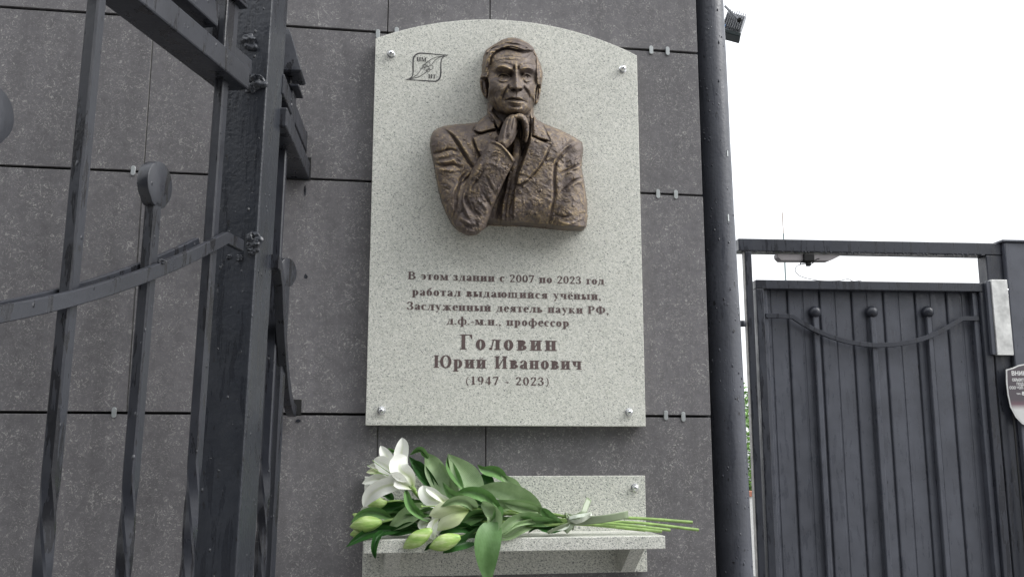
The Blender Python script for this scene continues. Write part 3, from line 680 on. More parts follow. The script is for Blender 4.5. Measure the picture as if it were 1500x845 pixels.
fing = [(([(755.5, 171), (761, 170.2), (766, 173), (769.6, 180), (771.3, 189), (771.2, 198), (770, 207)]), [3.2, 4.0, 4.2, 3.9, 3.5, 3.0, 2.2], [120, 121, 117, 110, 102, 94, 86]),
        (([(758, 174), (763, 176.5), (766, 183), (767.4, 191), (767.2, 199), (766, 205)]), [1.6, 1.8, 2.0, 2.0, 1.8, 1.4], [92, 88, 84, 80, 76, 72]),
        (([(758, 178), (761, 184), (762.5, 191), (762.3, 199)]), [1.2, 1.3, 1.3, 1.0], [66, 65, 64, 62])]
FG = np.full(X.shape, -1e3)
for pts, r_, h_ in fing: FG = np.maximum(FG, capsule(cr(pts, 3), np.interp(np.linspace(0, 1, 12), np.linspace(0, 1, len(r_)), r_), np.interp(np.linspace(0, 1, 12), np.linspace(0, 1, len(h_)), h_), 2.2))
thumb = capsule(cr([(741, 214), (747, 208), (752, 200), (756, 192)], 3), [3.5, 3.6, 3.2, 2.4], [108, 110, 106, 98], 1.8)
FG = np.maximum(FG, thumb)
for pts in ([(763, 178), (770, 172.5)], [(767, 190), (775, 187)], [(766.5, 200), (774.5, 199)], [(757, 174), (760, 168)]): FG = groove(FG, pts, 0.9, -1.5, True, False)
FG = blob(FG, 767.5, 176, 2, 2, 2.5); FG = blob(FG, 771, 192, 2, 2, 1.5)
# head
hd = 40+70*dome(dH/37)**0.85
face_p = [(722, 84), (730, 76), (748, 72), (768, 74), (781, 77), (785, 92), (786.5, 110), (785, 130), (782, 148), (777, 160), (768, 167.5), (757, 169.5), (742, 168), (731, 161), (722, 150), (716, 134), (714.5, 112), (716.5, 96)]
dF = sdp(face_p)
hd = np.maximum(hd, np.where(dF > 0, 62+52*dome(dF/27)**0.9, -1e3))
hd = blur(hd, 4)
D = hd
D = blob(D, 757, 161.5, 15, 8.5, 15); D = blob(D, 750, 170, 26, 4, -14)            # chin, under the jaw
D = blob(D, 728, 158, 8, 10, -7, -40); D = blob(D, 779, 155, 4, 10, -4)
D = blob(D, 750, 88, 24, 11, 4)                                                     # forehead
D = blob(D, 733, 127, 8.5, 8, 5.5, -20); D = blob(D, 776, 127, 6, 8, 4.5)           # cheekbones
D = blob(D, 732, 142, 6, 8, -3.5); D = blob(D, 778, 143, 4, 7, -3)
D = blob(D, 720, 101, 5, 9, -5)
# brows and sockets
D = groove(D, [(726, 101.5), (732, 97.5), (741, 99), (750.5, 103.6)], 2.9, 8); D = groove(D, [(761.5, 103.6), (768, 100.5), (775, 99.5), (782, 103)], 2.7, 7.5)
D = groove(D, [(727, 100), (733, 96.6), (742, 98), (749, 101)], 1.2, 2.5); D = groove(D, [(763, 101.8), (770, 99.3), (779, 100.5)], 1.2, 2.5)
D = blob(D, 737.5, 110.5, 10.5, 5.6, -19, 6); D = blob(D, 771.5, 111, 8.5, 5.4, -18, 2)
D = blob(D, 748.6, 108.5, 4.0, 5.0, -11); D = blob(D, 763.4, 109, 3.0, 4.6, -10)
D = blob(D, 737.5, 112.2, 6.6, 3.6, 9.5, 4); D = blob(D, 771.5, 112.8, 5.6, 3.5, 9, 2)  # eyeballs
D = groove(D, [(729, 112.5), (733, 108.9), (738, 108.2), (744, 110), (747, 113)], 1.0, 3.6); D = groove(D, [(764.3, 112.8), (768, 109.3), (772.5, 108.8), (778, 112.3)], 1.0, 3.4)
D = groove(D, [(730, 113), (734, 110.6), (739, 110.3), (745, 113)], 0.9, -6); D = groove(D, [(765, 113.3), (769, 111), (773.5, 110.9), (777, 113)], 0.9, -5.5)
D = groove(D, [(730, 114), (737, 116.6), (744, 115.6)], 0.9, 2.8); D = groove(D, [(766, 115), (771, 117.1), (777, 115)], 0.9, 2.6)
D = blob(D, 738.0, 112.3, 1.9, 1.5, -7.5); D = blob(D, 772, 112.9, 1.7, 1.4, -7)
D = groove(D, [(728, 118.5), (735, 121.8), (743, 120.5), (748, 116.5)], 1.5, -3.6); D = groove(D, [(766, 118.5), (771, 122), (778, 120)], 1.4, -3.4)
D = groove(D, [(729, 116.8), (736, 119), (743, 118.2)], 1.4, 2.2); D = groove(D, [(767, 117.8), (772, 119.3), (778, 117.5)], 1.3, 2.2)
# frown and forehead lines
D = groove(D, [(752.5, 97), (753, 104)], 1.3, -4.5, True, False); D = groove(D, [(759.5, 97), (759.3, 104)], 1.2, -4.2, True, False); D = groove(D, [(756, 94), (756, 104)], 1.6, 3.2, True, False)
for pts, a_ in (([(727, 90.5), (737, 87.5), (750, 88.5), (762, 89)], -1.7), ([(732, 83.5), (745, 82.3), (760, 83.8), (772, 84)], -1.4), ([(730, 94.6), (740, 93), (748, 95)], -1.5), ([(765, 95.5), (773, 93.8), (780, 95)], -1.4)): D = groove(D, pts, 1.0, a_)
# nose
t_ = np.clip((Y-104)/(128-104), 0, 1); cx_ = 756.2+0.9*t_; wn = 3.0+2.6*t_**1.5
nose = (5+18*t_**1.15)*np.exp(-((X-cx_)/wn)**2)*ss(101, 106, Y)*(1-ss(129.2, 132.6, Y))
D = D+nose
D = blob(D, 748.6, 127.6, 2.6, 3.0, 7.5); D = blob(D, 764.3, 128.2, 2.3, 3.0, 6.5); D = blob(D, 757, 126.5, 4.2, 3.6, 3)
D = groove(D, [(745.3, 124.5), (744.8, 128.5), (747.2, 131.4)], 1.0, -4); D = groove(D, [(767, 125.5), (767.3, 129.5), (765.4, 131.8)], 0.9, -3.6)
D = blob(D, 752.2, 131.3, 2.2, 1.3, -8); D = blob(D, 761.4, 131.8, 1.9, 1.3, -8)
# cheeks' folds, mouth, chin
D = groove(D, [(744.5, 127), (740, 134), (737, 141), (736.5, 149)], 1.7, -5); D = groove(D, [(741, 126), (735.5, 133), (732.5, 142), (732, 150)], 2.6, 3.2)
D = groove(D, [(767.5, 129), (772, 134.5), (775, 141), (775.2, 149)], 1.5, -5); D = groove(D, [(771, 127), (776, 133), (778.8, 142)], 2.2, 3.0)
D = blob(D, 754.5, 139.5, 10, 6.0, 7.0)
D = groove(D, [(755.8, 134.2), (755.3, 140)], 1.1, -2.2, True, False)
D = groove(D, [(742.5, 144.6), (749, 142.3), (755.3, 142.7), (761, 143.2), (767, 146.4)], 1.6, 2.6)
D = groove(D, [(741.5, 146.6), (747, 145.4), (752.5, 145.1), (757, 146), (763, 146.8), (768.5, 149)], 0.9, -7.5)
D = groove(D, [(744.5, 149.2), (751, 149.6), (757, 150.6), (765.5, 151.2)], 2.2, 6.0)
D = blob(D, 740.2, 148, 2, 2, -3); D = blob(D, 770.5, 150.5, 1.8, 2, -3)
D = groove(D, [(746, 155), (755, 156.6), (764, 156.4)], 1.7, -5.5)
D = groove(D, [(728, 131), (724, 143), (729, 156)], 1.4, -2); D = groove(D, [(735, 151), (738, 158), (744, 164)], 1.5, -2.4)
D = np.where(dH > -0.5, D, -1e3)
# ears
e1 = sdp([(714, 114), (709, 113), (704.5, 114), (702.3, 118), (702.8, 127), (704.6, 134), (708, 141), (712, 144.5), (715, 143), (716, 134), (716.5, 122)]); D = np.where(e1 > 0, 48+10*dome(e1/4.5), D)
D = groove(D, [(706.5, 119), (706.8, 127), (709, 135), (711.8, 140)], 1.4, -5); D = groove(D, [(711, 121), (711, 128), (713, 134)], 1.1, 3.5)
e2 = sdp([(784.5, 130), (787, 124), (791.5, 124), (792, 134), (790.5, 143), (788.3, 150), (786, 153.3), (783.6, 151), (783.6, 140)]); D = np.where(e2 > 0, 46+8*dome(e2/3.5), D)
D = groove(D, [(788.5, 129), (788, 138), (786.3, 147)], 1.1, -4)
# hair: swept mass over the forehead, side locks
hair_p = [(717.5, 92), (718, 86), (722, 79.5), (727, 75), (735, 71.3), (743, 70.2), (751, 71.8), (759, 73.6), (768, 75), (775, 74.4), (781, 76.5), (785, 83), (786, 94), (785, 108), (786, 122), (789.5, 128), (796, 124), (799, 100), (790, 70), (770, 50), (735, 50), (710, 62), (699, 90), (700, 113), (706, 115), (713, 115.5), (716, 110), (715.5, 100)]
dHa = sdp(hair_p); hm = ss(-0.6, 1.6, dHa)
D = D+hm*(7.5+2.0*np.exp(-((dHa-3.5)/3)**2))
flow = [([(712, 86), (717, 75.5), (727, 69), (738, 65.5)], 1.6, -4.5), ([(708, 98), (711, 84), (718, 74), (729, 67)], 1.5, -3.5), ([(724, 77), (733, 70.5), (745, 67), (757, 68.5), (768, 72), (779, 73.5)], 1.7, 4.0), ([(729, 71), (740, 66.5), (752, 64.8), (764, 67.5), (775, 72)], 1.4, -4), ([(727, 67), (740, 62), (754, 61), (768, 65), (779, 72)], 1.6, 3.2),
        ([(731, 64), (744, 59.5), (758, 59.5), (770, 64)], 1.3, -3), ([(737, 69.5), (748, 68.3), (760, 70.8)], 1.0, -2.6), ([(762, 63), (772, 67.5), (780, 75.5), (784, 84)], 1.3, -3), ([(709, 104), (712, 94), (714.5, 84)], 1.2, 2.5), ([(706.5, 109), (709, 99), (711, 91)], 1.2, -2.5), ([(711.5, 112), (714, 104), (715.5, 95)], 1.1, -2.4),
        ([(787, 90), (789, 102), (789.5, 116)], 1.2, -3), ([(790.5, 92), (792.5, 104), (792, 118)], 1.2, 2.5), ([(786.5, 100), (787.5, 112), (787.5, 122)], 1.0, 2.2), ([(768, 69), (773, 70), (777, 73.5)], 1.4, 4), ([(722, 72.5), (718, 78), (716, 86)], 1.6, 3)]
for pts, w_, a_ in flow: D = D+(groove(np.zeros(X.shape), pts, w_*.9, a_*1.5))*hm
D = D+hm*2.2*vnoise(9, 1.8, -12, 11, 2)
D = D-4.5*np.exp(-((dHa+1.6)/1.3)**2)*(Y < 96)*(X > 716)
for k in range(26):
    r_ = random.Random(k); x_ = r_.uniform(712, 782); y_ = 57+abs(x_-752)**1.9*0.012+r_.uniform(2, 13); D = D+groove(np.zeros(X.shape), [(x_-9, y_+2.5+r_.uniform(-1, 1)), (x_, y_), (x_+9, y_+1+r_.uniform(-1, 2))], 0.8, r_.choice([-2.4, 2.2, -1.8]))*hm
D = np.where(dH > 0, D, -1e3)
dHE = np.where(dH > 0, 1, 0)
D = D+(D > 0)*(1-hm)*(0.9*vnoise(4.5, 3.2, 20, 21, 2))

# layers: which one lies in front decides the part
layers = [H, D, F0, HA, FG]
H2 = H+(H > 0)*(1.7*vnoise(11, 6, 35, 2, 3)+0.9*vnoise(3.2, 2.2, -20, 3, 2)*ss(0.0, 0.25, vnoise(20, 20, 0, 9)))
F2 = F0+(F0 > 0)*(1.2*vnoise(3, 2, 40, 4, 2))
HA2 = HA+(HA > 0)*(0.8*vnoise(3, 4, 0, 14, 2)); FG2 = FG+(FG > 0)*(0.7*vnoise(2.5, 3, 0, 15, 1))
st = np.stack([H2, D, F2, HA2, FG2]); who = st.argmax(0); Z = st.max(0)
inside = Z > 0
Z = np.where(inside, Z, 0)
# clay pats: small tilted slabs pressed on with crisp edges
def pats(Z, n, seed, ok, smin, smax, amp):
    rs = random.Random(seed)
    for k in range(n):
        cx0, cy0 = rs.uniform(628, 862), rs.uniform(56, 342); i, j = int((cy0-51)/ST), int((cx0-626)/ST)
        if not (0 <= i < NY and 0 <= j < NX) or not ok[i, j]: continue
        a_, su, sv = rs.uniform(0, math.pi), rs.uniform(smin, smax), rs.uniform(smin*.35, smax*.3); rr = int((su+sv)/ST)+3
        sl = (slice(max(0, i-rr), i+rr), slice(max(0, j-rr), j+rr)); xx = X[sl]-cx0; yy = Y[sl]-cy0
        u = (xx*math.cos(a_)+yy*math.sin(a_))/su; v = (-xx*math.sin(a_)+yy*math.cos(a_))/sv
        q = (np.abs(u)**2.5+np.abs(v)**2.5); e = ss(1.0, 0.78, q)
        Z[sl] = Z[sl]+np.where(ok[sl], e*amp*rs.uniform(.5, 1.2)*(0.5+0.7*u)*rs.choice([1, 1, -1]), 0)
    return Z
Z = pats(Z, 520, 5, inside & ((who == 0) | (who == 2)) & (dT > 3), 4.0, 11.0, 1.5)
Z = pats(Z, 260, 6, inside & ((who == 0) | (who == 2)) & (dT > 3), 2.0, 6.0, 1.2)
Z = pats(Z, 420, 7, inside & (who == 1), 1.5, 4.0, 0.5)
Z = pats(Z, 200, 8, inside & (who >= 3), 1.5, 3.5, 0.7)
# buttons: rings on the cuff, one on the jacket front
btn = np.zeros(X.shape, bool)
for bx_, by_, br in ((739.6, 252, 2.0), (743, 247.6, 2.0), (746.8, 243.2, 2.0), (761.5, 281, 2.3)):
    d = np.hypot(X-bx_, Y-by_); Z = Z+2.6*ss(br+0.9, br, d)-2.0*ss(br*0.6, 0.2, d)
Z = np.where(inside, blur(Z, 1)*0.5+Z*0.5, 0)
part = np.where(who == 0, np.where((dO > 1.0) & (H > 0), 2, 0), np.where(who == 1, np.where(hm > 0.5, 3, 1), np.where(who == 2, 0, 4)))
names = {0: 'jacket', 1: 'head', 2: 'shirt_and_tie', 3: 'hair', 4: 'hand'}
# world positions: the relief height is measured from the plaque's face
DX = (FW[None, None]*F+RT[None, None]*(X-750)[..., None]+UP[None, None]*(422.5-Y)[..., None])
tpar = (PY-0.0003-Z*0.00105-CAM[1])/DX[..., 1]
P = CAM[None, None]+DX*tpar[..., None]
tp0 = (PY-0.0001-CAM[1])/DX[..., 1]; P0 = CAM[None, None]+DX*tp0[..., None]
bust = thing('portrait_bust', 'bronze relief bust of a man in a suit resting his chin on his hand', 'bust', tuple(at_y(745, 330, PY)))
inv = bust.matrix_basis.inverted(); BO = np.array(at_y(745, 330, PY))
quad_in = inside[:-1, :-1] & inside[1:, :-1] & inside[:-1, 1:] & inside[1:, 1:]
idx = np.arange(NY*NX).reshape(NY, NX)
edge_f = []
for pid, nm in names.items():
    m = quad_in & (part[:-1, :-1] == pid)
    a = idx[:-1, :-1][m]; b = idx[1:, :-1][m]; c = idx[1:, 1:][m]; d = idx[:-1, 1:][m]
    Q = np.stack([a, b, c, d], 1)
    V = P.reshape(-1, 3)
    faces = [Q]
    if pid in (0, 1, 3, 2):
        # skirts from the outline back to the plaque
        ys, xs = np.nonzero(m)
        def q_in(y, x): return (0 <= y < NY-1) and (0 <= x < NX-1) and quad_in[y, x]
        sk = []
        for y, x in zip(ys, xs):
            if not q_in(y, x-1): sk.append((idx[y+1, x], idx[y, x]))
            if not q_in(y, x+1): sk.append((idx[y, x+1], idx[y+1, x+1]))
            if not q_in(y-1, x): sk.append((idx[y, x], idx[y, x+1]))
            if not q_in(y+1, x): sk.append((idx[y+1, x+1], idx[y+1, x]))
        if sk:
            sk = np.array(sk); n0 = NY*NX
            faces.append(np.stack([sk[:, 0], sk[:, 1], sk[:, 1]+n0, sk[:, 0]+n0], 1)); V = np.concatenate([V, P0.reshape(-1, 3)])
    Q = np.concatenate(faces); u, invx = np.unique(Q.ravel(), return_inverse=True)
    me = bpy.data.meshes.new(nm); me.vertices.add(len(u)); me.vertices.foreach_set('co', (V[u]-BO).ravel())
    nq = len(Q); me.loops.add(nq*4); me.loops.foreach_set('vertex_index', invx.ravel().astype(np.int32))
    me.polygons.add(nq); me.polygons.foreach_set('loop_start', np.arange(0, nq*4, 4, dtype=np.int32)); me.polygons.foreach_set('loop_total', np.full(nq, 4, np.int32))
    me.update(calc_edges=True); me.validate()
    for p in me.polygons: p.use_smooth = True
    link(nm, me, M_BRONZE, bust)


# ------------------------------------------------------------------ granite shelf
SX0, SX1 = at_y(531.5, 800, -0.02)[0], at_y(947, 800, -0.02)[0]
zs_top = at_y(740, 697, -0.022)[2]; zs_bot = at_y(947, 837, -0.022)[2]
FYS = -0.165
zb_t = at_y(974, 784.5, FYS)[2]; zb_b = at_y(974, 803.5, FYS)[2]; bx1 = at_y(974.5, 790, FYS)[0]; bx0 = at_y(532.5, 790, FYS)[0]
shelf = thing('memorial_shelf', 'pale granite shelf on two brackets below the plaque holding the lilies', 'shelf')
bm = nbox(SX0, SX1, -0.022, -0.0025, zs_bot, zs_top); bm_obj('back_slab', bm, M_GRAN2, shelf, bevel=0.001)
bm = nbox(bx0, bx1, FYS, -0.0225, zb_b, zb_t); bm_obj('shelf_board', bm, M_GRAN2, shelf, bevel=0.0012)
for pxa, pxb in ((564, 583), (923, 943)):
    xa = at_y(pxa, 812, -0.125)[0]; xb = xa+0.030
    bm = bmesh.new(); prism(bm, [(-0.0225, zb_b-0.0005), (-0.125, zb_b-0.0005), (-0.125, zb_b-0.006), (-0.05, zs_bot+0.004), (-0.0225, zs_bot+0.004)], 'x', xa, xb)
    bm_obj('bracket', bm, M_GRAN2, shelf, bevel=0.001)
bolt(930.5, 714, -0.022, shelf)

# ------------------------------------------------------------------ lily bouquet
BQ = at_depth(700, 785, 1.9)
bouquet = thing('lily_bouquet', 'bouquet of white lilies with green buds and leaves lying on the granite shelf', 'bouquet', tuple(BQ))
def A(px, py, y): return at_y(px, py, y)
def c4(x, y): return (500+x/3.93, 630+y/3.93)       # crop scales used when reading the photograph
def c6(x, y): return (490+x/2.679, 620+y/2.679)
def c5(x, y): return (740+x/4.839, 680+y/4.839)
def surf(name, pts, wpx, mat, depth, tilt=0.0, fold=0.012, curl=0.0, prof='leaf', nseg=12, twist=None, wave=0.0):
    """a leaf or petal: pts (px,py) from base to tip, wpx half width in px at its widest, depth list (y) along it"""
    N = len(pts); dd = depth if hasattr(depth, '__len__') else [depth]*N
    dd = np.interp(np.linspace(0, 1, N), np.linspace(0, 1, len(dd)), dd)
    P = smooth_path([A(p[0], p[1], d) for p, d in zip(pts, dd)], max(2, nseg//(N-1)+1)); n = len(P)
    bm = bmesh.new(); uvl = bm.loops.layers.uv.new('uv'); rows = []
    cols_ = [-1, -0.66, -0.33, 0, 0.33, 0.66, 1]
    for i, p in enumerate(P):
        t = i/(n-1)
        if prof == 'leaf': wd = (((t+.03)/.43)**.7*(max(0, 1.0-t)/.60)**.95)*1.03
        elif prof == 'petal': wd = (0.30+0.70*math.sin(math.pi*min(1, t*0.62+0.02)))*(1-t**3.5)**0.75*min(1, 0.35+1.6*t) if t < 1 else 0.0
        else: wd = 1.0
        wd = max(wd, 0.02)
        tan = Vector(P[min(i+1, n-1)]-P[max(i-1, 0)]).normalized(); view = Vector(np.array(p)-CAM).normalized()
        side = tan.cross(view)
        if side.length < 1e-3: side = Vector((1, 0, 0))
        side.normalize(); nrm = side.cross(tan).normalized()
        if nrm.dot(view) > 0: nrm = -nrm
        z_ = (Vector(p)-Vector(CAM)).dot(Vector(FW)); hw = wpx*z_/F*wd
        tw = tilt if twist is None else float(np.interp(t, np.linspace(0, 1, len(twist)), twist))
        cs, sn = math.cos(tw), math.sin(tw)
        row = []
        for u in cols_:
            lift = fold*abs(u)**1.3*wd + (0.0035*abs(u)**0.7 if prof == 'leaf' else 0)*wd + wave*math.sin(t*11+u*2)*abs(u)**2
            hwx = hw/max(0.35, abs(cs))
            q = Vector(p)+side*(u*hwx*cs)+nrm*(u*hwx*sn+lift)
            row.append(bm.verts.new(q-Vector(BQ)))
        rows.append(row)
    for i in range(n-1):
        for k in range(6):
            f = bm.faces.new((rows[i][k], rows[i][k+1], rows[i+1][k+1], rows[i+1][k]))
            for lp, (uu, vv) in zip(f.loops, ((k/6, i/(n-1)), ((k+1)/6, i/(n-1)), ((k+1)/6, (i+1)/(n-1)), (k/6, (i+1)/(n-1)))): lp[uvl].uv = (uu, vv)
    me = bpy.data.meshes.new(name); bm.to_mesh(me); bm.free()
    for p in me.polygons: p.use_smooth = True
    o_ = link(name, me, mat, None); return o_
def par(o_, parent): o_.parent = parent; return o_
def leaf(pts, w_, mat, depth, **k):
    k.setdefault('wave', 0.0012)
    return par(surf('leaf', pts, w_*0.9, mat, depth, **k), bouquet)
L, Mm, Dk = M_LEAF, M_LEAFM, M_LEAFD
# back row of leaves against the slab
leaf([c4(585, 400), c4(560, 280), c4(520, 190), c4(480, 125)], 17, L, [-.07, -.05, -.045, -.06], tilt=.25, fold=.004)
leaf([c4(500, 160), c4(450, 112), c4(392, 142)], 5, Mm, [-.06, -.065, -.07], tilt=-.4)
leaf([c4(640, 420), c4(620, 340), c4(590, 260), c4(560, 180)], 16, L, [-.06, -.05, -.045], tilt=-.3, fold=.004)
leaf([c4(810, 350), c4(740, 290), c4(680, 220), c4(613, 135)], 21, L, [-.085, -.06, -.055, -.07], tilt=.25, fold=.006)
leaf([c4(700, 340), c4(660, 270), c4(620, 190), c4(614, 140)], 8, Mm, [-.08, -.062, -.058, -.07], tilt=.7)
leaf([c4(530, 350), c4(470, 250), c4(388, 150)], 10, Dk, [-.06, -.04, -.035], tilt=.3)
leaf([c4(560, 340), c4(490, 260), c4(430, 200), c4(415, 240)], 9, Dk, [-.055, -.035, -.03], tilt=.1)
leaf([c4(330, 130), c4(290, 118), c4(262, 106)], 3, Mm, [-.05, -.045])
leaf([c4(860, 350), c4(830, 290), c4(775, 275)], 12, Dk, [-.05, -.04, -.04], tilt=.3)
leaf([c4(1045, 395), c4(985, 320), c4(920, 255)], 11, L, [-.085, -.06, -.05], tilt=.4)
leaf([c4(955, 300), c4(900, 245), c4(820, 225), c4(783, 196)], 9, Mm, [-.055, -.05, -.06, -.07], twist=[.9, .4, .2, .1])
# middle of the bundle
rl = random.Random(3)
for k in range(26):
    x0 = rl.uniform(640, 800); y0 = 752+rl.uniform(-10, 14); ln = rl.uniform(45, 85); an = rl.uniform(-26, 24)
    x1 = x0-ln*math.cos(R(an)); y1 = y0+ln*math.sin(R(an))*0.55; y1 = min(y1, 772)
    if x1 < 565: x1 = 565
    d0 = rl.uniform(-.12, -.05)
    leaf([(x0, y0), ((x0+x1)/2+rl.uniform(-3, 3), (y0+y1)/2+rl.uniform(-7, 5)), (x1, y1)], rl.uniform(4.5, 8.5), rl.choice([Dk, Mm, Mm, L]), [d0, d0-.012, d0], tilt=rl.uniform(-.7, .7))
for k in range(9):
    x0 = rl.uniform(600, 650); y0 = 755+rl.uniform(-14, 16); x1 = x0-rl.uniform(40, 75); y1 = y0+rl.uniform(-6, 16)
    leaf([(x0, y0), ((x0+x1)/2, (y0+y1)/2-rl.uniform(0, 7)), (max(x1, 528), min(y1, 780))], rl.uniform(5, 8), rl.choice([Dk, Mm, Mm]), [-.09, -.10, -.08], tilt=rl.uniform(-.6, .6))
leaf([c6(810, 355), c6(740, 300), c6(650, 262), c6(552, 256)], 17, L, [-.11, -.12, -.115, -.10], tilt=-.25, fold=.005)
leaf([c6(812, 352), c6(760, 330), c6(700, 320), c6(600, 300)], 10, L, [-.10, -.12, -.12, -.11], tilt=-.5, fold=.005)
leaf([c6(650, 338), c6(590, 285), c6(530, 268), c6(478, 272)], 10, Mm, [-.12, -.125, -.12, -.11], tilt=.3)
leaf([c6(640, 330), c6(580, 300), c6(520, 300), c6(470, 310)], 8, Dk, [-.11, -.11, -.10], tilt=.3)
leaf([c6(552, 335), c6(500, 300), c6(455, 275), c6(424, 230)], 8, Mm, [-.13, -.125, -.115, -.11], tilt=-.4)
leaf([c4(480, 430), c4(400, 480), c4(330, 530), c4(262, 578)], 14, L, [-.12, -.125, -.13], tilt=.2)
leaf([c4(372, 345), c4(395, 430), c4(445, 480), c4(515, 528)], 7, Mm, [-.14, -.15, -.15, -.14], tilt=-.5)
leaf([c4(460, 590), c4(400, 560), c4(330, 580), c4(250, 600)], 9, Dk, [-.12, -.13, -.13])
leaf([c4(340, 572), c4(200, 580), c4(110, 615), c4(26, 672)], 9, Dk, [-.13, -.14, -.15, -.16], tilt=.4)
leaf([c4(240, 585), c4(205, 620), c4(188, 680), c4(196, 738)], 6, Dk, [-.15, -.17, -.178, -.175], tilt=.5)
leaf([c4(285, 505), c4(200, 472), c4(120, 482), c4(52, 532)], 8, Mm, [-.12, -.13, -.14], tilt=.3)
leaf([c4(300, 400), c4(260, 365), c4(215, 372)], 6, Dk, [-.09, -.09]); leaf([c4(420, 400), c4(330, 440), c4(230, 452), c4(160, 470)], 9, Dk, [-.08, -.09, -.09])
leaf([c6(578, 313), c6(628, 365), c6(610, 420), c6(545, 466)], 12, L, [-.14, -.155, -.16, -.17], tilt=.4, twist=[.8, .1, .3, .5])
leaf([c6(640, 330), c6(640, 360), c6(610, 410)], 8, Mm, [-.13, -.15, -.15], tilt=-.6)
leaf([c6(830, 380), c6(760, 372), c6(700, 388), c6(650, 425), c6(606, 440)], 10, L, [-.12, -.14, -.155, -.16, -.165], twist=[-.4, .2, .5, .3])
leaf([c6(800, 385), c6(730, 410), c6(680, 440), c6(612, 452)], 9, L, [-.12, -.15, -.16, -.165], tilt=-.4)
leaf([c6(870, 390), c6(800, 385), c6(740, 380), c6(690, 375)], 8, Mm, [-.13, -.14, -.14, -.13], tilt=-.6)
leaf([c6(905, 402), c6(850, 412), c6(790, 405), c6(760, 430)], 7, Dk, [-.12, -.13, -.14], tilt=.4)
leaf([c6(812, 334), c6(850, 372), c6(906, 402)], 8, Mm, [-.125, -.13, -.13], tilt=.3)
leaf([c6(625, 385), c6(604, 450), c6(598, 530), c6(604, 640)], 21, Mm, [-.16, -.178, -.185, -.18], fold=.007, tilt=.1)
leaf([c6(590, 415), c6(530, 455), c6(470, 480), c6(425, 508)], 11, Dk, [-.13, -.16, -.175, -.17], tilt=-.3)
leaf([c6(420, 490), c6(380, 480), c6(350, 500)], 5, Dk, [-.16, -.17]); leaf([c6(600, 372), c6(520, 375), c6(450, 400)], 11, Dk, [-.12, -.13, -.13], tilt=.3)
leaf([c4(760, 590), c4(700, 560), c4(620, 570), c4(560, 600)], 8, Dk, [-.14, -.15, -.15], tilt=.3)
leaf([c4(830, 480), c4(760, 500), c4(680, 540), c4(620, 570)], 10, Mm, [-.13, -.14, -.15], tilt=-.5)
# stems
def stem(pts, r, name='stem', mat=None, nodes=0):
    P = [Vector(q) for q in smooth_path([Vector(A(*p))-Vector(BQ) for p in pts], 6)]; bm = bmesh.new(); tube(bm, P, r, 10)
    s_ = bm_obj(name, bm, mat or M_STEM, bouquet, autosm=True)
    L_ = len(P)
    for k in range(nodes):
        i = int(L_*(0.45+0.5*(k+0.3)/max(nodes, 1))); i = min(i, L_-2); p = Vector(P[i]); a = rl.uniform(0, 6.28)
        bm = bmesh.new(); bmesh.ops.create_icosphere(bm, subdivisions=1, radius=0.0013, matrix=Matrix.Translation(p+Vector((0, -r*0.85*abs(math.cos(a)), r*0.85*math.sin(a)))) @ Matrix.Diagonal((1.5, .8, .8, 1)))
        bm_obj('node', bm, M_NODE, s_)
    bm = bmesh.new(); tube(bm, [P[-1], P[-1]+(P[-1]-P[-2]).normalized()*0.0006], r*0.86, 10); bm_obj('cut_end', bm, M_NODE, s_)
    return s_
e = [((1014, 764.5), -.075), ((1023, 775.6), -.10), ((981.5, 776), -.125), ((969, 778), -.14), ((956, 777.5), -.11)]
stem([(620, 742, -.07), (700, 745, -.08), (800, 752, -.09), (840, 757, -.10), (930, 758.5, -.085), (1014, 764.5, -.075)], .0033, nodes=6)
stem([(640, 752, -.08), (740, 752, -.09), (838, 762, -.11), (930, 765, -.105), (1023, 775.6, -.10)], .0032, nodes=6)
stem([(655, 765, -.13), (740, 764, -.13), (838, 764, -.125), (900, 767, -.125), (981.5, 776, -.125)], .0031, nodes=4)
stem([(700, 775, -.14), (780, 770, -.14), (838, 767, -.135), (900, 771, -.14), (969, 778, -.14)], .0031, nodes=4)
stem([(600, 712, -.11), (625, 735, -.11), (700, 760, -.12), (838, 766, -.115), (945, 776.5, -.115)], .0028, nodes=2)
# buds
def bud(tip, base, r, y0, y1, stempts=None, mat=None):
    r *= 0.9; tip = (tip[0]+(tip[0]-base[0])*.05, tip[1]+(tip[1]-base[1])*.05)
    a = Vector(A(base[0], base[1], y0))-Vector(BQ); b = Vector(A(tip[0], tip[1], y1))-Vector(BQ); n = 14; rr = r*1.95/F
    pts = [a.lerp(b, i/n) for i in range(n+1)]
    bm = bmesh.new(); uvl = None
    d = (b-a).normalized(); u = d.cross(Vector((0, 0, 1))).normalized(); v = u.cross(d)
    rings = []
    for i, p in enumerate(pts):
        t = i/n; rad = rr*(math.sin(math.pi*(0.05+t*0.86))**0.75)*(1-t**5)**0.5 if i < n else rr*0.06
        ring = []
        for k in range(18):
            an = 2*math.pi*k/18+t*0.3; g = 1+0.10*abs(math.cos(1.5*an))-0.14*(abs(math.sin(1.5*an)) < 0.2)
            ring.append(bm.verts.new(p+(u*math.cos(an)+v*math.sin(an))*rad*g))
        rings.append(ring)
    for r0, r1 in zip(rings, rings[1:]):
        for k in range(18): bm.faces.new((r0[k], r0[(k+1) % 18], r1[(k+1) % 18], r1[k]))
    bm.faces.new(rings[-1]); bm.faces.new(rings[0][::-1])
    o_ = bm_obj('bud', bm, mat or M_BUDG, bouquet, smooth=True)
    if stempts:
        P = smooth_path([Vector(A(*q))-Vector(BQ) for q in stempts], 5); bm = bmesh.new(); tube(bm, P, .0023, 8)
        bm_obj('bud_stem', bm, M_STEM, o_, autosm=True)
    return o_
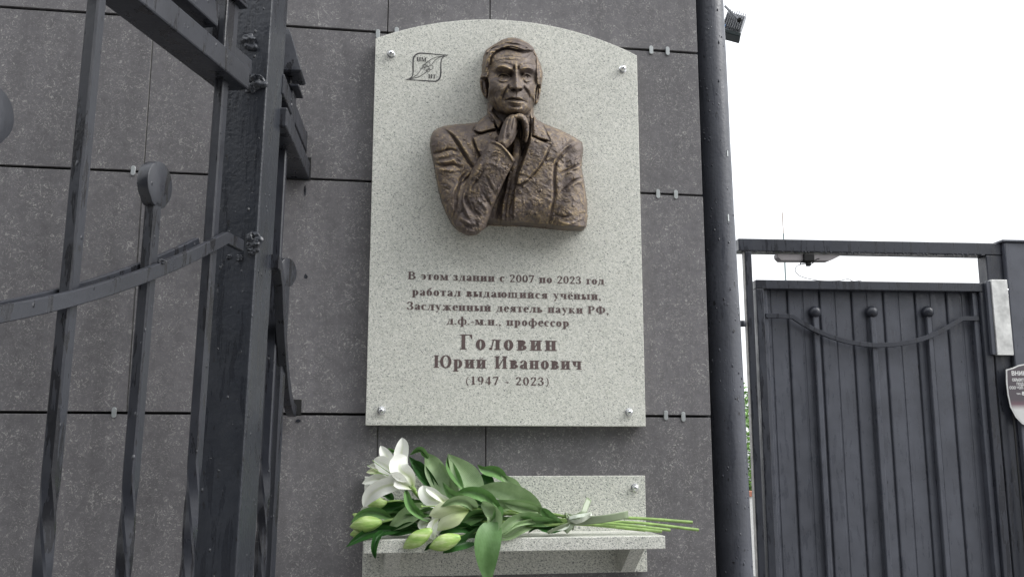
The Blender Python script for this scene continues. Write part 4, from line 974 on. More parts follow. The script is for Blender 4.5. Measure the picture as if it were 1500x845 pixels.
def mat_bud():
    m, nt, b = newmat('lily_bud'); t = NT(nt)
    n_ = t.noise(t.coord((30, 30, 120)), 1, 4, 0.6)
    col = t.ramp(n_, [(0.3, (0.22, 0.40, 0.08)), (0.5, (0.36, 0.52, 0.15)), (0.72, (0.60, 0.70, 0.36))])
    t.l(col, b.inputs['Base Color']); b.inputs['Roughness'].default_value = 0.42
    t.l(t.bump(n_, 0.3, 0.001), b.inputs['Normal']); b.inputs['Subsurface Weight'].default_value = 0.15; b.inputs['Subsurface Radius'].default_value = (0.004, 0.005, 0.002); return m
M_BUDG = mat_bud()
bud(c4(152, 430), c4(262, 410), 9, -.10, -.10, [(*c4(258, 411), -.10), (*c4(320, 406), -.10), (*c4(375, 405), -.09)])
bud(c4(57, 552), c4(232, 526), 11.5, -.15, -.14, [(*c4(228, 527), -.14), (*c4(280, 515), -.135), (*c4(325, 500), -.12)])
bud(c4(55, 598), c4(170, 575), 8, -.13, -.12); bud(c4(66, 482), c4(110, 500), 3.5, -.10, -.10)
bud(c4(363, 672), c4(520, 570), 11, -.182, -.17)
bud(c4(512, 672), c4(685, 612), 11.5, -.185, -.175, [(*c4(680, 614), -.175), (*c4(740, 595), -.165), (*c4(810, 570), -.14)])
# flowers
def flower(loc):
    f = bpy.data.objects.new('lily_flower', None); COL.objects.link(f); f.parent = bouquet; f.empty_display_size = 0.02; return f
def petal(par_, pts, w_, depth, mat=None, **k):
    o_ = surf('petal', pts, w_, mat or M_PETAL, depth, prof='petal', **k); o_.parent = par_; return o_
f1 = flower(0)
petal(f1, [c4(400, 325), c4(365, 240), c4(343, 160), c4(352, 90), c4(350, 42)], 12.5, [-.12, -.11, -.09, -.085, -.08], fold=.008, wave=.0012)
petal(f1, [c4(340, 260), c4(290, 190), c4(255, 140), c4(225, 88)], 10, [-.11, -.09, -.08, -.075], fold=.010, tilt=.3)
petal(f1, [c4(330, 290), c4(280, 240), c4(215, 205), c4(148, 208)], 7, [-.11, -.10, -.095, -.10], fold=.008, tilt=-.3)
petal(f1, [c4(380, 310), c4(310, 245), c4(250, 200), c4(190, 165)], 15, [-.13, -.125, -.115, -.10], fold=.010, wave=.001)
petal(f1, [c4(330, 300), c4(250, 285), c4(190, 282), c4(118, 306)], 9, [-.115, -.12, -.125, -.13], fold=.008, tilt=.2)
petal(f1, [c4(290, 270), c4(220, 250), c4(185, 235), c4(143, 242)], 5.5, [-.11, -.115, -.12], mat=M_PETALG, fold=.006)
petal(f1, [c4(415, 335), c4(340, 310), c4(240, 325), c4(165, 375), c4(128, 442)], 14, [-.14, -.15, -.155, -.15, -.145], fold=.012, wave=.0012, tilt=-.15)
petal(f1, [c4(416, 338), c4(395, 270), c4(345, 235), c4(335, 190), c4(375, 150)], 17, [-.14, -.15, -.15, -.14, -.125], fold=.014, wave=.001, tilt=.2)
petal(f1, [c4(416, 338), c4(350, 305), c4(310, 275), c4(285, 290)], 12, [-.14, -.155, -.16, -.155], fold=.012)
bm = bmesh.new(); tube(bm, [Vector(A(*c4(425, 345), -.135))-Vector(BQ), Vector(A(*c4(405, 328), -.14))-Vector(BQ), Vector(A(*c4(380, 308), -.14))-Vector(BQ)], [.0035, .006, .009], 12); bm_obj('flower_base', bm, M_STEM, f1, autosm=True)
stem([(*c4(405, 330), -.135), (*c4(430, 360), -.13), (*c4(470, 400), -.12), (*c4(560, 450), -.11)], .003)
for q in ((c4(215, 240), c4(150, 200)), (c4(235, 250), c4(165, 250)), (c4(250, 225), c4(178, 172))):
    bm = bmesh.new(); p0 = Vector(A(*c4(330, 280), -.13))-Vector(BQ); p1 = Vector(A(*q[0], -.135))-Vector(BQ); p2 = Vector(A(*q[1], -.14))-Vector(BQ)
    tube(bm, smooth_path([p0, p1, p2], 4), .0008, 6); s_ = bm_obj('stamen', bm, M_STEM, f1)
f2 = flower(0)
petal(f2, [c4(655, 418), c4(590, 405), c4(520, 395), c4(480, 355), c4(470, 318)], 14, [-.13, -.135, -.14, -.13, -.12], fold=.010, wave=.001)
petal(f2, [c4(600, 425), c4(560, 380), c4(520, 350), c4(490, 330)], 7, [-.135, -.145, -.15, -.145], fold=.008, tilt=.5)
petal(f2, [c4(640, 470), c4(560, 440), c4(500, 455), c4(440, 500)], 9, [-.12, -.125, -.13, -.125], fold=.008)
petal(f2, [c4(500, 470), c4(465, 480), c4(440, 510), c4(450, 545)], 7, [-.12, -.13, -.13], fold=.008, tilt=.4)
petal(f2, [c4(560, 540), c4(500, 530), c4(465, 545), c4(460, 575)], 9, [-.13, -.145, -.15], fold=.008, tilt=-.3)
petal(f2, [c4(560, 500), c4(530, 540), c4(522, 585), c4(532, 632)], 9, [-.14, -.155, -.165, -.165], fold=.010, tilt=.3)
petal(f2, [c4(690, 530), c4(620, 565), c4(575, 590), c4(560, 612)], 12, [-.13, -.145, -.15], fold=.008)
petal(f2, [c4(735, 460), c4(650, 450), c4(570, 465), c4(505, 490)], 14, [-.155, -.175, -.175, -.165], mat=M_PETALG, fold=-.010)
petal(f2, [c4(735, 460), c4(680, 490), c4(610, 525), c4(543, 575)], 14, [-.155, -.178, -.18, -.17], mat=M_PETALG, fold=-.010, tilt=.2)
petal(f2, [c4(700, 450), c4(620, 440), c4(560, 480), c4(520, 520)], 10, [-.15, -.155, -.15, -.15], fold=-.008, tilt=-.4)
leaf([c4(770, 450), c4(720, 410), c4(650, 405), c4(570, 440)], 8, L, [-.14, -.165, -.175, -.17], tilt=-.3)
stem([(*c4(730, 455), -.155), (*c4(780, 455), -.145), (*c4(850, 470), -.13), (*c4(1000, 480), -.11)], .0032)
bm = bmesh.new(); tube(bm, smooth_path([Vector(A(*c4(620, 440), -.15))-Vector(BQ), Vector(A(*c4(560, 436), -.155))-Vector(BQ), Vector(A(*c4(468, 438), -.16))-Vector(BQ)], 4), .0013, 8); s_ = bm_obj('pistil', bm, M_STEM, f2, autosm=True)
bm = bmesh.new(); bmesh.ops.create_icosphere(bm, subdivisions=2, radius=.0028, matrix=Matrix.Translation(Vector(A(*c4(462, 438), -.16))-Vector(BQ))); bm_obj('stigma', bm, M_STEM, f2, smooth=True)
petal(f2, [c4(170, 445), c4(135, 455), c4(110, 462)], 5, [-.09, -.09, -.09], fold=.006)
# ribbon
rib = bpy.data.objects.new('ribbon', None); COL.objects.link(rib); rib.parent = bouquet; rib.empty_display_size = 0.02
def strap(pts, w_, depth, tilt=0.0, name='ribbon_tail', mat=None):
    o_ = surf(name, pts, w_, mat or M_RIBBON, depth, fold=0.0, prof='strap', tilt=tilt, nseg=10); o_.parent = rib
    o_.modifiers.new('thickness', 'SOLIDIFY').thickness = 0.0005
strap([c5(440, 400), c5(545, 350), c5(570, 300), c5(595, 242)], 4.2, [-.145, -.145, -.135, -.12], tilt=.3)
strap([c5(470, 405), c5(600, 395), c5(740, 378), c5(872, 352)], 5.6, [-.145, -.155, -.155, -.145], tilt=.2)
strap([c5(480, 400), c5(460, 440), c5(425, 478)], 4, [-.145, -.155, -.155], tilt=.3)
strap([c5(465, 410), c5(540, 395), c5(610, 352)], 3.0, [-.15, -.165, -.16], tilt=.9, mat=M_FOIL, name='ribbon_loop'); strap([c5(450, 380), c5(520, 365), c5(615, 350)], 2.6, [-.15, -.16, -.16], tilt=-.5, mat=M_FOIL, name='ribbon_loop')
strap([c5(470, 415), c5(400, 440), c5(300, 482)], 2.4, [-.15, -.155, -.155], tilt=-.6, name='ribbon_loop'); strap([c5(455, 420), c5(420, 455), c5(330, 462)], 1.8, [-.15, -.155, -.15], tilt=.6, mat=M_FOIL, name='ribbon_loop')
for k in range(5):
    bm = bmesh.new(); c = Vector(A(*c5(425+k*13, 396+k*3), -.115))-Vector(BQ)
    pts = [c+Vector((0.003*math.sin(a*2+k)+.002*math.sin(a), .030*math.cos(a), .0145*math.sin(a))) for a in np.linspace(0, 2*math.pi, 22)]
    tube(bm, pts, .0011 if k % 2 else .0016, 6); bm_obj('tie_band', bm, M_FOIL if k % 2 else M_RIBBON, rib, autosm=True)

# ------------------------------------------------------------------ painted steel fence: post, swung leaf in front, short section behind
LEAN = 0.017
def npar(o_, p): o_.parent = p; return o_
def weld(parent, x, y, z, s=0.02, n=14, seed=0, mat=None):
    rw = random.Random(seed); bm = bmesh.new()
    for k in range(n):
        M_ = Matrix.Translation((x+rw.uniform(-.15, .15)*s, y+rw.uniform(-.6, .6)*s, z+rw.uniform(-.65, .65)*s)) @ Matrix.Rotation(rw.uniform(0, 3), 4, 'Y') @ Matrix.Diagonal((rw.uniform(.2, .42)*s, rw.uniform(.32, .6)*s, rw.uniform(.28, .55)*s, 1))
        bmesh.ops.create_icosphere(bm, subdivisions=2, radius=1.0, matrix=M_)
    for v in bm.verts: v.co += Vector((rw.uniform(-1, 1), rw.uniform(-1, 1), rw.uniform(-1, 1)))*s*0.085
    o_ = bm_obj('weld', bm, mat or M_PAINT, parent, smooth=True)
    md = o_.modifiers.new('fuse', 'REMESH'); md.mode = 'VOXEL'; md.voxel_size = s*0.075; md.use_smooth_shade = True
    return o_
def sqbar(bm, x, y, z0, z1, a=0.018, tw0=None, tw1=None, turns=0.5, rot=0.0):
    """square bar with an optional twisted length"""
    zs = [z0, z1]
    if tw0: zs = [z0]+[tw0+(tw1-tw0)*k/28 for k in range(29)]+[z1]
    rings = []
    c = a*0.14
    base = [(-a/2+c, -a/2), (a/2-c, -a/2), (a/2, -a/2+c), (a/2, a/2-c), (a/2-c, a/2), (-a/2+c, a/2), (-a/2, a/2-c), (-a/2, -a/2+c)]
    for z in zs:
        an = rot
        if tw0: an += 2*math.pi*turns*(1-min(1, max(0, (z-tw0)/(tw1-tw0))))
        rings.append([bm.verts.new((x+p*math.cos(an)-q*math.sin(an), y+p*math.sin(an)+q*math.cos(an), z)) for p, q in base])
    for r0, r1 in zip(rings, rings[1:]):
        for k in range(8): bm.faces.new((r0[k], r0[(k+1) % 8], r1[(k+1) % 8], r1[k]))
    bm.faces.new(rings[0][::-1]); bm.faces.new(rings[-1])
def disc(parent, x, z, r=0.0325, th=0.018, mat=None):
    bm = bmesh.new(); Mx = Matrix.Translation((x, 0, z)) @ Matrix.Rotation(R(90), 4, 'X')
    lathe(bm, [(r-.002, -th/2), (r-.0005, -th/2+.0007), (r, -th/2+.003), (r, th/2-.003), (r-.0005, th/2-.0007), (r-.002, th/2)], 36, M=Mx)
    for v in bm.verts:
        if v.co.z < z-r*0.8: v.co.z -= 0.003
    return bm_obj('disc_finial', bm, mat or M_PAINT, parent, autosm=True)
def pyramid(parent, x, z, b=0.03, h=0.085, mat=None):
    bm = bmesh.new(); tube(bm, [(x, 0, z), (x, 0, z+0.004), (x, 0, z+0.006), (x, 0, z+h)], 1.0, prof=None) if False else None
    rings = [[bm.verts.new((x+sx*s, sy*s, zz)) for sx, sy in ((-1, -1), (1, -1), (1, 1), (-1, 1))] for s, zz in ((b*.9, z), (b, z+.004), (b*.95, z+.010), (b*.25, z+h*.85), (.002, z+h))]
    for r0, r1 in zip(rings, rings[1:]):
        for k in range(4): bm.faces.new((r0[k], r0[(k+1) % 4], r1[(k+1) % 4], r1[k]))
    bm.faces.new(rings[0][::-1]); bm.faces.new(rings[-1]); return bm_obj('pyramid_finial', bm, mat or M_PAINT, parent, bevel=0.0015)
VIEW = math.degrees(YAW)
# post
p_corner = at_depth(372.5, 420, 1.60)
fp = Frame(p_corner, VIEW+5.6, 0.017)
post = thing('square_post', 'thick dark grey square steel post with weld lumps carrying the fence leaf', 'post', matrix=fp.matrix())
bm = nbox(0, 0.080, 0, 0.078, 0.12, 3.0); bm_obj('shaft', bm, M_PAINT_POST, post, bevel=0.004, segs=3)
def pp(px, py): x_, z_ = 0, 0; d = ray(px, py); # on the post's front face x=0
def post_face(px, py):
    d = ray(px, py); t = ((fp.B-CAM)@fp.ax)/(d@fp.ax); P_ = CAM+d*t-fp.B; return P_@fp.ay, P_@fp.az
for k, (px, py, s) in enumerate(((366, 63, .016), (379, 122, .016), (369, 128, .012), (374, 352, .016), (371, 362, .014), (352, 378, .006), (336, 376, .005))):
    y_, z_ = post_face(px, py); weld(post, -0.001, y_, z_, s, 15, k+1, M_PAINT_POST)
# front leaf
f0 = Frame(at_depth(340, 115, 1.60), VIEW+10.8, LEAN)
leafm = thing('fence_leaf', 'dark grey steel fence leaf with swooping rail and disc topped bars left of the post', 'fence', matrix=f0.matrix())
HW = 0.0275
xr, zr = f0.pix(365, 132.5, -HW)            # lower rail: right bottom edge at the post
bm = nbox(-2.2, xr, -HW, HW, zr, zr+0.040); bm_obj('rail', bm, M_PAINT, leafm, bevel=0.003)
xu, zu = f0.pix(320, 41, -0.02)
x_sp = f0.pix(338, 90, -0.02)[0]
bm = nbox(-2.2, xu, -0.02, 0.02, zu, zu+0.040); bm_obj('rail', bm, M_PAINT, leafm, bevel=0.003)
xa, _ = f0.pix(329, 60, -0.021)
z_cap = f0.pix(345, 4, -0.021)[1]
bm = nbox(xa, xa+0.042, -0.021, 0.021, zr+0.0405, z_cap); bm_obj('spacer', bm, M_PAINT, leafm, bevel=0.003)
bm = nbox(xa-.010, xa+.052, -.031, .031, z_cap, z_cap+.006); bm_obj('cap_plate', bm, M_PAINT, leafm, bevel=0.0015)
pyramid(leafm, xa+.021, z_cap+.0065)
bm = nbox(xa+0.042, xa+0.11, -0.016, 0.016, zu-0.03, zu+.0); bm_obj('stub', bm, M_PAINT, leafm, bevel=0.003)
weld(leafm, xu+.002, -.004, zu+.018, .012, 8, 31)
def bar(parent, fr, px, py, top, c=0.0, a=0.018, tw=True, mat=None, name='bar', x=None, ph=0.0):
    if x is None: x = fr.pix(px, py, c)[0]
    bm = bmesh.new(); tz = 1.585+ph
    if tw: sqbar(bm, x, c, 0.14, top, a, tz-0.42, tz, 1.0)
    else: sqbar(bm, x, c, 0.14, top, a)
    return bm_obj(name, bm, mat or M_PAINT, parent, autosm=True), x
_, xb3 = bar(leafm, f0, 312, 300, zr)
_, xb1 = bar(leafm, f0, 113, 300, zr+0.3, ph=-.01)
_, xbm = bar(leafm, f0, 0, 0, zr, x=xb1-0.31)
xd2, zd2 = f0.pix(227, 270, 0.0)
d_top = zd2
disc(leafm, xd2, zd2); bar(leafm, f0, 0, 0, zd2-.028, x=xd2, ph=-.02)
xd0 = f0.pix(-18, 168, 0.0)[0]; disc(leafm, xd0, f0.pix(-14, 168, 0.0)[1], r=.031); bar(leafm, f0, 0, 0, zd2-.028, x=xd0)
# swooping pair of flat rails
def swoop(parent, pts, c, mat=None, h=0.019, th=0.010, name='swoop_rail'):
    bm = bmesh.new(); P = [(x_, c, z_) for x_, z_ in pts]
    prof = [(-th/2+.001, -h/2), (th/2-.001, -h/2), (th/2, -h/2+.001), (th/2, h/2-.001), (th/2-.001, h/2), (-th/2+.001, h/2), (-th/2, h/2-.001), (-th/2, -h/2+.001)]
    N = len(P); rings = []
    for i, p in enumerate(P):
        a = Vector(P[max(i-1, 0)]); b = Vector(P[min(i+1, N-1)]); t = (b-a).normalized(); nn = Vector((-t.z, 0, t.x))
        if nn.z < 0: nn = -nn
        rings.append([bm.verts.new(Vector(p)+Vector((0, q[0], 0))+nn*q[1]) for q in prof])
    for r0, r1 in zip(rings, rings[1:]):
        for k in range(8): bm.faces.new((r0[k], r0[(k+1) % 8], r1[(k+1) % 8], r1[k]))
    bm.faces.new(rings[0][::-1]); bm.faces.new(rings[-1]); return bm_obj(name, bm, mat or M_PAINT, parent, autosm=True)
cf = -0.0165
raw = [(330, 348), (300, 364), (262, 381), (222, 397), (160, 420), (100, 440), (50, 450), (0, 457)]
pts = [f0.pix(a, b+1, cf) for a, b in raw]
xs = [p[0] for p in pts]; zs = [p[1] for p in pts]
print('swoop', [(round(x_, 3), round(z_, 3)) for x_, z_ in pts], 'bars', xb3, xb1, xd2, xd0, 'zr', zr, zu)
# parabola through the measured points, then on past the edge of the picture
q = np.polyfit(xs, zs, 2); x_end = xs[0]
xv = np.linspace(x_end, x_end-0.62, 40); curve = [(x_, float(np.polyval(q, x_))) for x_ in xv]
vtx = -q[1]/(2*q[0])
curve = [(x_, float(np.polyval(q, x_))) for x_ in np.linspace(x_end, max(vtx, x_end-0.9)-0.35, 44)]
stub_end = f0.pix(362, 357, cf)
stub_x = x_end+0.055
ze = curve[0][1]
swoop(leafm, [(stub_x, ze-.001), (x_end+.004, ze+.0005)]+curve, cf)
swoop(leafm, curve[1:], -cf)
for k, xx in enumerate((xd2,)):
    zz = float(np.polyval(q, xx)); weld(leafm, xx, cf-.004, zz+.012, .006, 6, 50+k)
# ------------------------------------------------------------------ short section between the post and the facade
WP = at_y(434, 262, 0.0)
f1_ = Frame(WP, VIEW-5.0, 0.010)
sec = thing('fence_section', 'short dark grey fence section running from the post into the facade', 'fence', matrix=f1_.matrix())
sx = lambda px, py, c: f1_.pix(px, py, c)
P_ = at_y(434, 262, 0.0)-f1_.B; xw = P_@f1_.ax; zw = P_@f1_.az
LB = xw-(-(fp.B[1])-0.062)/math.cos(R(3.8))
hole = lambda: None
bm = nbox(LB, xw+0.005, -.028, .028, zw, zw+.038); bm_obj('rail', bm, M_PAINT, sec, bevel=0.003)
P2 = at_y(447.5, 222, 0.0)-f1_.B; z2 = P2@f1_.az
bm = nbox(LB, xw+0.005, -.0195, .0195, z2, z2+.040); bm_obj('rail', bm, M_PAINT, sec, bevel=0.003)
xsp, zsp = f1_.pix(429.5, 190, -.02)
zc = f1_.pix(430, 131, -.02)[1]
xsp = xw-0.19
bm = nbox(xsp-.04, xsp, -.0205, .0205, zw+.0385, zc); bm_obj('spacer', bm, M_PAINT, sec, bevel=0.003)
bm = nbox(xsp-.052, xsp+.012, -.032, .032, zc, zc+.006); bm_obj('cap_plate', bm, M_PAINT, sec, bevel=0.0015)
bm = nbox(xsp-.034, xsp-.006, -.014, .014, zc+.0065, zc+.028); bm_obj('neck', bm, M_PAINT, sec, bevel=0.002)
pyramid(sec, xsp-.02, zc+.0285, b=.036, h=.105)
weld(sec, xsp-.05, -.010, z2+.02, .012, 8, 71)
bar(sec, f1_, 411, 300, zw, x=f1_.pix(410, 290, 0)[0] if abs(f1_.pix(410, 290, 0)[0]-xw) < .4 else xw-.25)
xd = xw-0.165
zd = None
# disc and its bar
def at_x(fr, x_, c, px=None, py=None):
    """pixel height -> z at a given local x"""
    lo, hi = 0.5, 3.0
    for _ in range(40):
        m_ = (lo+hi)/2; P_ = fr.B+fr.ax*x_+fr.ay*c+fr.az*m_-CAM; yy = 422.5-F*(P_@UP)/(P_@FW)
        if yy > py: lo = m_
        else: hi = m_
    return lo
zd = at_x(f1_, xd, 0, py=398)
dd = disc(sec, 0, 0, r=.027, th=.018)
dd.location = (xd, -.012, zd); dd.rotation_euler = (0, 0, R(-28))
bm = bmesh.new(); sqbar(bm, xd, -.012, 0.14, zd-.024, .017, rot=R(-20)); bm_obj('bar', bm, M_PAINT, sec, autosm=True)
# swoop running down into the wall
z_st = at_x(f1_, xw-.30, -.014, py=388); z_lo = at_y(438, 602, 0)[2]
cv = []
for k in range(22):
    t = k/21; xx = xw-.275+t*.262; cv.append((xx, z_lo+(z_st-z_lo)*(1-math.sin(t*math.pi/2*1.0)**0.85) if t > 0 else z_st))
cv = [(LB, z_st), (xw-.30, z_st)]+cv[1:]
swoop(sec, cv, -.018, th=.016, h=.024); swoop(sec, cv[1:], .016)
# sockets cut in the panels round the rails
for px0, px1, py0, py1, ya in ((407, 456, 231, 263, 0), (423, 450, 193, 227, 0), (421, 442, 585, 607, 0)):
    a = at_y(px0, py1, -0.0016); b = at_y(px1, py0, -0.0016)
    bm = nbox(a[0], b[0], -0.0017, -0.0013, a[2], b[2]); bm_obj('socket', bm, M_DARK, wall)

# ------------------------------------------------------------------ round steel pipe beside the facade
PYD = 0.13
fpip = Frame(at_y(1077, 700, PYD), 90, 0.0)
xl, xr_ = at_y(1047.5, 845, PYD)[0], at_y(1104.5, 845, PYD)[0]; zb_ = at_y(1078, 845, PYD)[2]
rp = (xr_-xl)/2*0.915; xc_b = (xl+xr_)/2
xt = at_y(1059.5, 0, PYD)[0]-(xr_-xl)/2; zt_ = at_y(1059.5, 0, PYD)[2]
lean = (xt-xc_b)/(zt_-zb_)
pipe = thing('steel_pipe', 'round dark grey painted steel pipe standing at the right end of the facade', 'pipe', (xc_b-lean*(zb_), PYD, 0))
bm = bmesh.new(); n = 72; rings = []
for k in range(120):
    z_ = 3.3*k/119; rings.append([bm.verts.new((lean*z_+(rp+0.0007*math.sin(z_*7+j*.3)+random.uniform(-.00012, .00012))*math.cos(2*math.pi*j/n), (rp)*math.sin(2*math.pi*j/n), z_)) for j in range(n)])
for a, b in zip(rings, rings[1:]):
    for j in range(n): bm.faces.new((a[j], a[(j+1) % n], b[(j+1) % n], b[j]))
bm_obj('tube', bm, M_PIPE, pipe, smooth=True)
bm = bmesh.new(); rw = random.Random(8)
for k in range(60):
    z_ = rw.uniform(1.2, 2.75); an = rw.uniform(math.pi*1.05, 1.78*math.pi); s_ = rw.uniform(.0010, .0024)
    bmesh.ops.create_icosphere(bm, subdivisions=1, radius=s_, matrix=Matrix.Translation((lean*z_+rp*math.cos(an), rp*math.sin(an), z_)) @ Matrix.Diagonal((1, 1, rw.uniform(1, 2.4), 1)))
props(bm_obj('paint_blob', bm, M_PIPE, pipe, smooth=True), kind='stuff')
for px, py, hh in ((1057, 232, 5), (1057.5, 325, 6)):  # two short pale dashes on the pipe's surface
    P_ = at_y(px, py, PYD); an = -math.acos(max(-1, min(1, (P_[0]-(xc_b+lean*(P_[2]-zb_)))/rp)))
    c = (lean*P_[2]+(rp+.0006)*math.cos(an), (rp+.0006)*math.sin(an), P_[2])
    bm = bmesh.new(); box(bm, -.0018, .0018, -.0006, .0006, -hh*.0014, hh*.0014, Matrix.Translation(c) @ Matrix.Rotation(an+math.pi/2, 4, 'Z')); bm_obj('pale_dash', bm, M_CLIP, pipe)

# floodlight held on the back of the pipe
FL = at_depth(1077, 38, 2.75)
flood = thing('floodlight', 'small finned grey floodlight poking out behind the top of the round pipe', 'floodlight', tuple(FL))
flood.rotation_euler = (R(0), R(20), R(-18))
u = 2.75/F
bm = bmesh.new()
box(bm, -17*u, 12*u, -.02, .012, -15*u, 14*u); bm_obj('housing', bm, mat_plain('cast_aluminium', (0.42, 0.43, 0.45), 0.5, 0.3), flood, bevel=0.003)
for k in range(9):
    x_ = -16*u+k*3.2*u; bm = nbox(x_, x_+1.2*u, -.034, -.0205, -12*u, 15*u+random.uniform(-1, 1)*u); bm_obj('fin', bm, bpy.data.materials['cast_aluminium'], flood, bevel=0.0008, segs=1)
bm = nbox(-17*u, 13*u, -.03, .02, -21*u, -15.5*u); bm_obj('lens_rim', bm, mat_plain('dark_green_rim', (0.03, 0.045, 0.045), 0.4), flood, bevel=0.002)
bm = nbox(-19*u, -12*u, -.036, -.0305, -15*u, -10*u); bm_obj('blue_tag', bm, mat_plain('blue_plastic', (0.03, 0.22, 0.6), 0.4), flood, bevel=0.001)
bm = bmesh.new(); tube(bm, [(-22*u, -.042, 15*u), (4*u, -.042, 0)], .0042, prof=[(-1, -.5), (1, -.5), (1, .5), (-1, .5)]); bm_obj('arm', bm, bpy.data.materials['cast_aluminium'], flood)
bm = bmesh.new(); lathe(bm, [(.006, -.006), (.007, -.003), (.007, .003), (.005, .006)], 6, M=Matrix.Translation((5*u, -.046, -1*u)) @ Matrix.Rotation(R(90), 4, 'X')); bm_obj('knob', bm, M_DARK, flood)
bm = nbox(-.20, -21*u, .0, .02, 4*u, 10*u); bm_obj('bracket', bm, M_PIPE, flood)

# ------------------------------------------------------------------ gateway behind, to the right
GZ = 3.9
g = Frame(at_depth(1280, 500, GZ), VIEW+90-5.1*0.9+0.0, 0.0)
def gx(px, py=500, c=0.0): return g.pix(px, py, c)[0]
def gz(px, py, c=0.0): return g.pix(px, py, c)[1]
gate_frame = thing('gate_frame', 'dark grey steel gateway frame with wet lintel over the sheet metal door', 'gate frame', matrix=g.matrix())
T1 = 0.05
zl1 = gz(1275, 352.5); zl0 = gz(1275, 370.5)
xj0, xj1 = gx(1099, 600), gx(1111.5, 600); xk0, xk1 = gx(1446, 390), gx(1470, 390)
bm = nbox(xj0-.02, gx(1471, 360), -.0, .075, zl0, zl1); bm_obj('lintel', bm, M_GATE, gate_frame, bevel=0.004)
bm = nbox(xj0+.006, xj1, .002, .032, 0.0, zl0-.0005); bm_obj('jamb', bm, M_GATE, gate_frame, bevel=0.004)
bm = nbox(xj0+.0035, xj0+.0055, .006, .032, 0.0, zl0-.0005); bm_obj('jamb_side_sheet', bm, mat_plain('pale_jamb_side', (0.30, 0.29, 0.27), 0.6, var=0.3), gate_frame)  # thin paler plate over the jamb's left side face
bm = nbox(xk0, xk1, .002, .07, 0.0, zl0-.0005); bm_obj('jamb', bm, M_GATE, gate_frame, bevel=0.004)
# hinge-like tie between the jamb and the round pipe
bm = bmesh.new(); a_ = gx(1075, 470); box(bm, gx(1078, 470), xj0+.004, .02, .035, gz(1090, 473), gz(1090, 469)); bm_obj('tie', bm, M_GATE, gate_frame, bevel=0.002)
bm = bmesh.new(); lathe(bm, [(.012, -.012), (.014, -.009), (.014, .009), (.012, .012)], 12, M=Matrix.Translation((gx(1088, 474), .0, gz(1088, 474)))); bm_obj('hinge', bm, M_GATE, gate_frame, autosm=True)
bm = bmesh.new(); rw = random.Random(4)
for k in range(60):
    px = 1092+k*5.95+rw.uniform(-2.5, 2.5); s_ = rw.uniform(.0022, .0042); x_ = gx(px, 370); bmesh.ops.create_icosphere(bm, subdivisions=1, radius=s_, matrix=Matrix.Translation((x_, rw.uniform(.0, .006), zl0-.001)) @ Matrix.Diagonal((1.2, 1, 1.2, 1)))
props(bm_obj('water_drop', bm, M_GATE, gate_frame, smooth=True), kind='stuff')
# door
door = thing('gate_door', 'dark grey corrugated gate door with swooping rail and three ball topped bars', 'gate', matrix=g.matrix())
dc = -0.005
dx0, dx1 = gx(1115.5, 600, dc), gx(1447, 425, dc); ztop = gz(1110, 409, dc)
z_t = gz(1280, 412, dc); z_tb = gz(1280, 425, dc)
bm = nbox(dx0, dx1, dc, .043, z_tb, z_t); bm_obj('top_rail', bm, M_GATE, door, bevel=0.003)
sw = .052
bm = nbox(dx0, dx0+sw*.62, dc, .043, .1, z_tb-.0005); bm_obj('stile', bm, M_GATE, door, bevel=0.003)
bm = nbox(dx0+sw*.62+.0005, dx0+sw*1.0, dc+.018, .043, .1, z_tb-.0005); bm_obj('inner_stile', bm, M_PAINT_FAR, door, bevel=0.002)
bm = nbox(dx1-sw*.7, dx1, dc, .043, .1, z_tb-.0005); bm_obj('stile', bm, M_GATE, door, bevel=0.003)
bm = nbox(dx1-sw*1.15, dx1-sw*.7-.0005, dc+.018, .043, .1, z_tb-.0005); bm_obj('inner_stile', bm, M_PAINT_FAR, door, bevel=0.002)
bm = nbox(dx0, dx1, dc, .043, .06, .0995); bm_obj('bottom_rail', bm, M_PAINT_FAR, door, bevel=0.003)
SY = 0.0445
gp = [gx(p_, 430, SY) for p_ in (1152, 1199, 1244.5, 1291.5, 1337.5, 1384.5)]
pitch = (gp[-1]-gp[0])/5; bm = bmesh.new(); prof = []
x_ = gp[0]-pitch
while x_ < dx1+.1:
    for u_, v_ in ((-.0065, 0), (-.004, .009), (.003, .009), (.006, 0), (.010, -.001), (pitch*.45-.003, -.001), (pitch*.45, .0018), (pitch*.45+.006, .0018), (pitch*.45+.009, -.0005)):
        prof.append((x_+u_, SY+v_))
    x_ += pitch
prof = [p for p in prof if dx0+.008 < p[0] < dx1-.008]
for (xa_, ya_), (xb_, yb_) in zip(prof, prof[1:]):
    bm.faces.new([bm.verts.new(q_) for q_ in ((xa_, ya_, .1), (xb_, yb_, .1), (xb_, yb_, z_t-.006), (xa_, ya_, z_t-.006))])
bmesh.ops.remove_doubles(bm, verts=bm.verts, dist=1e-6)
sh = bm_obj('corrugated_sheet', bm, M_PAINT_FAR, door); sh.modifiers.new('thickness', 'SOLIDIFY').thickness = 0.0008
CB = 0.012
raw = [(1161, 464), (1175, 473), (1192, 482.5), (1215, 492), (1240, 500), (1268, 504.5), (1290, 505.5), (1320, 503), (1350, 496.5), (1372, 488), (1392, 477), (1409.5, 466.5)]
pts3 = [g.pix(a, b, CB) for a, b in raw]; P3 = [(p[0], p[1]) for p in [np.array(q_) for q_ in smooth_path([(a, b, 0) for a, b in pts3], 4)]]
P3 = [(dx0+sw*.8, g.pix(1161, 463, CB)[1]+.001)]+[(P3[0][0]-.003, P3[0][1]+.001)]+P3+[(dx1-sw*.8, P3[-1][1]+.001)]
swoop(door, P3, CB, M_GATE, h=.019, th=.012)
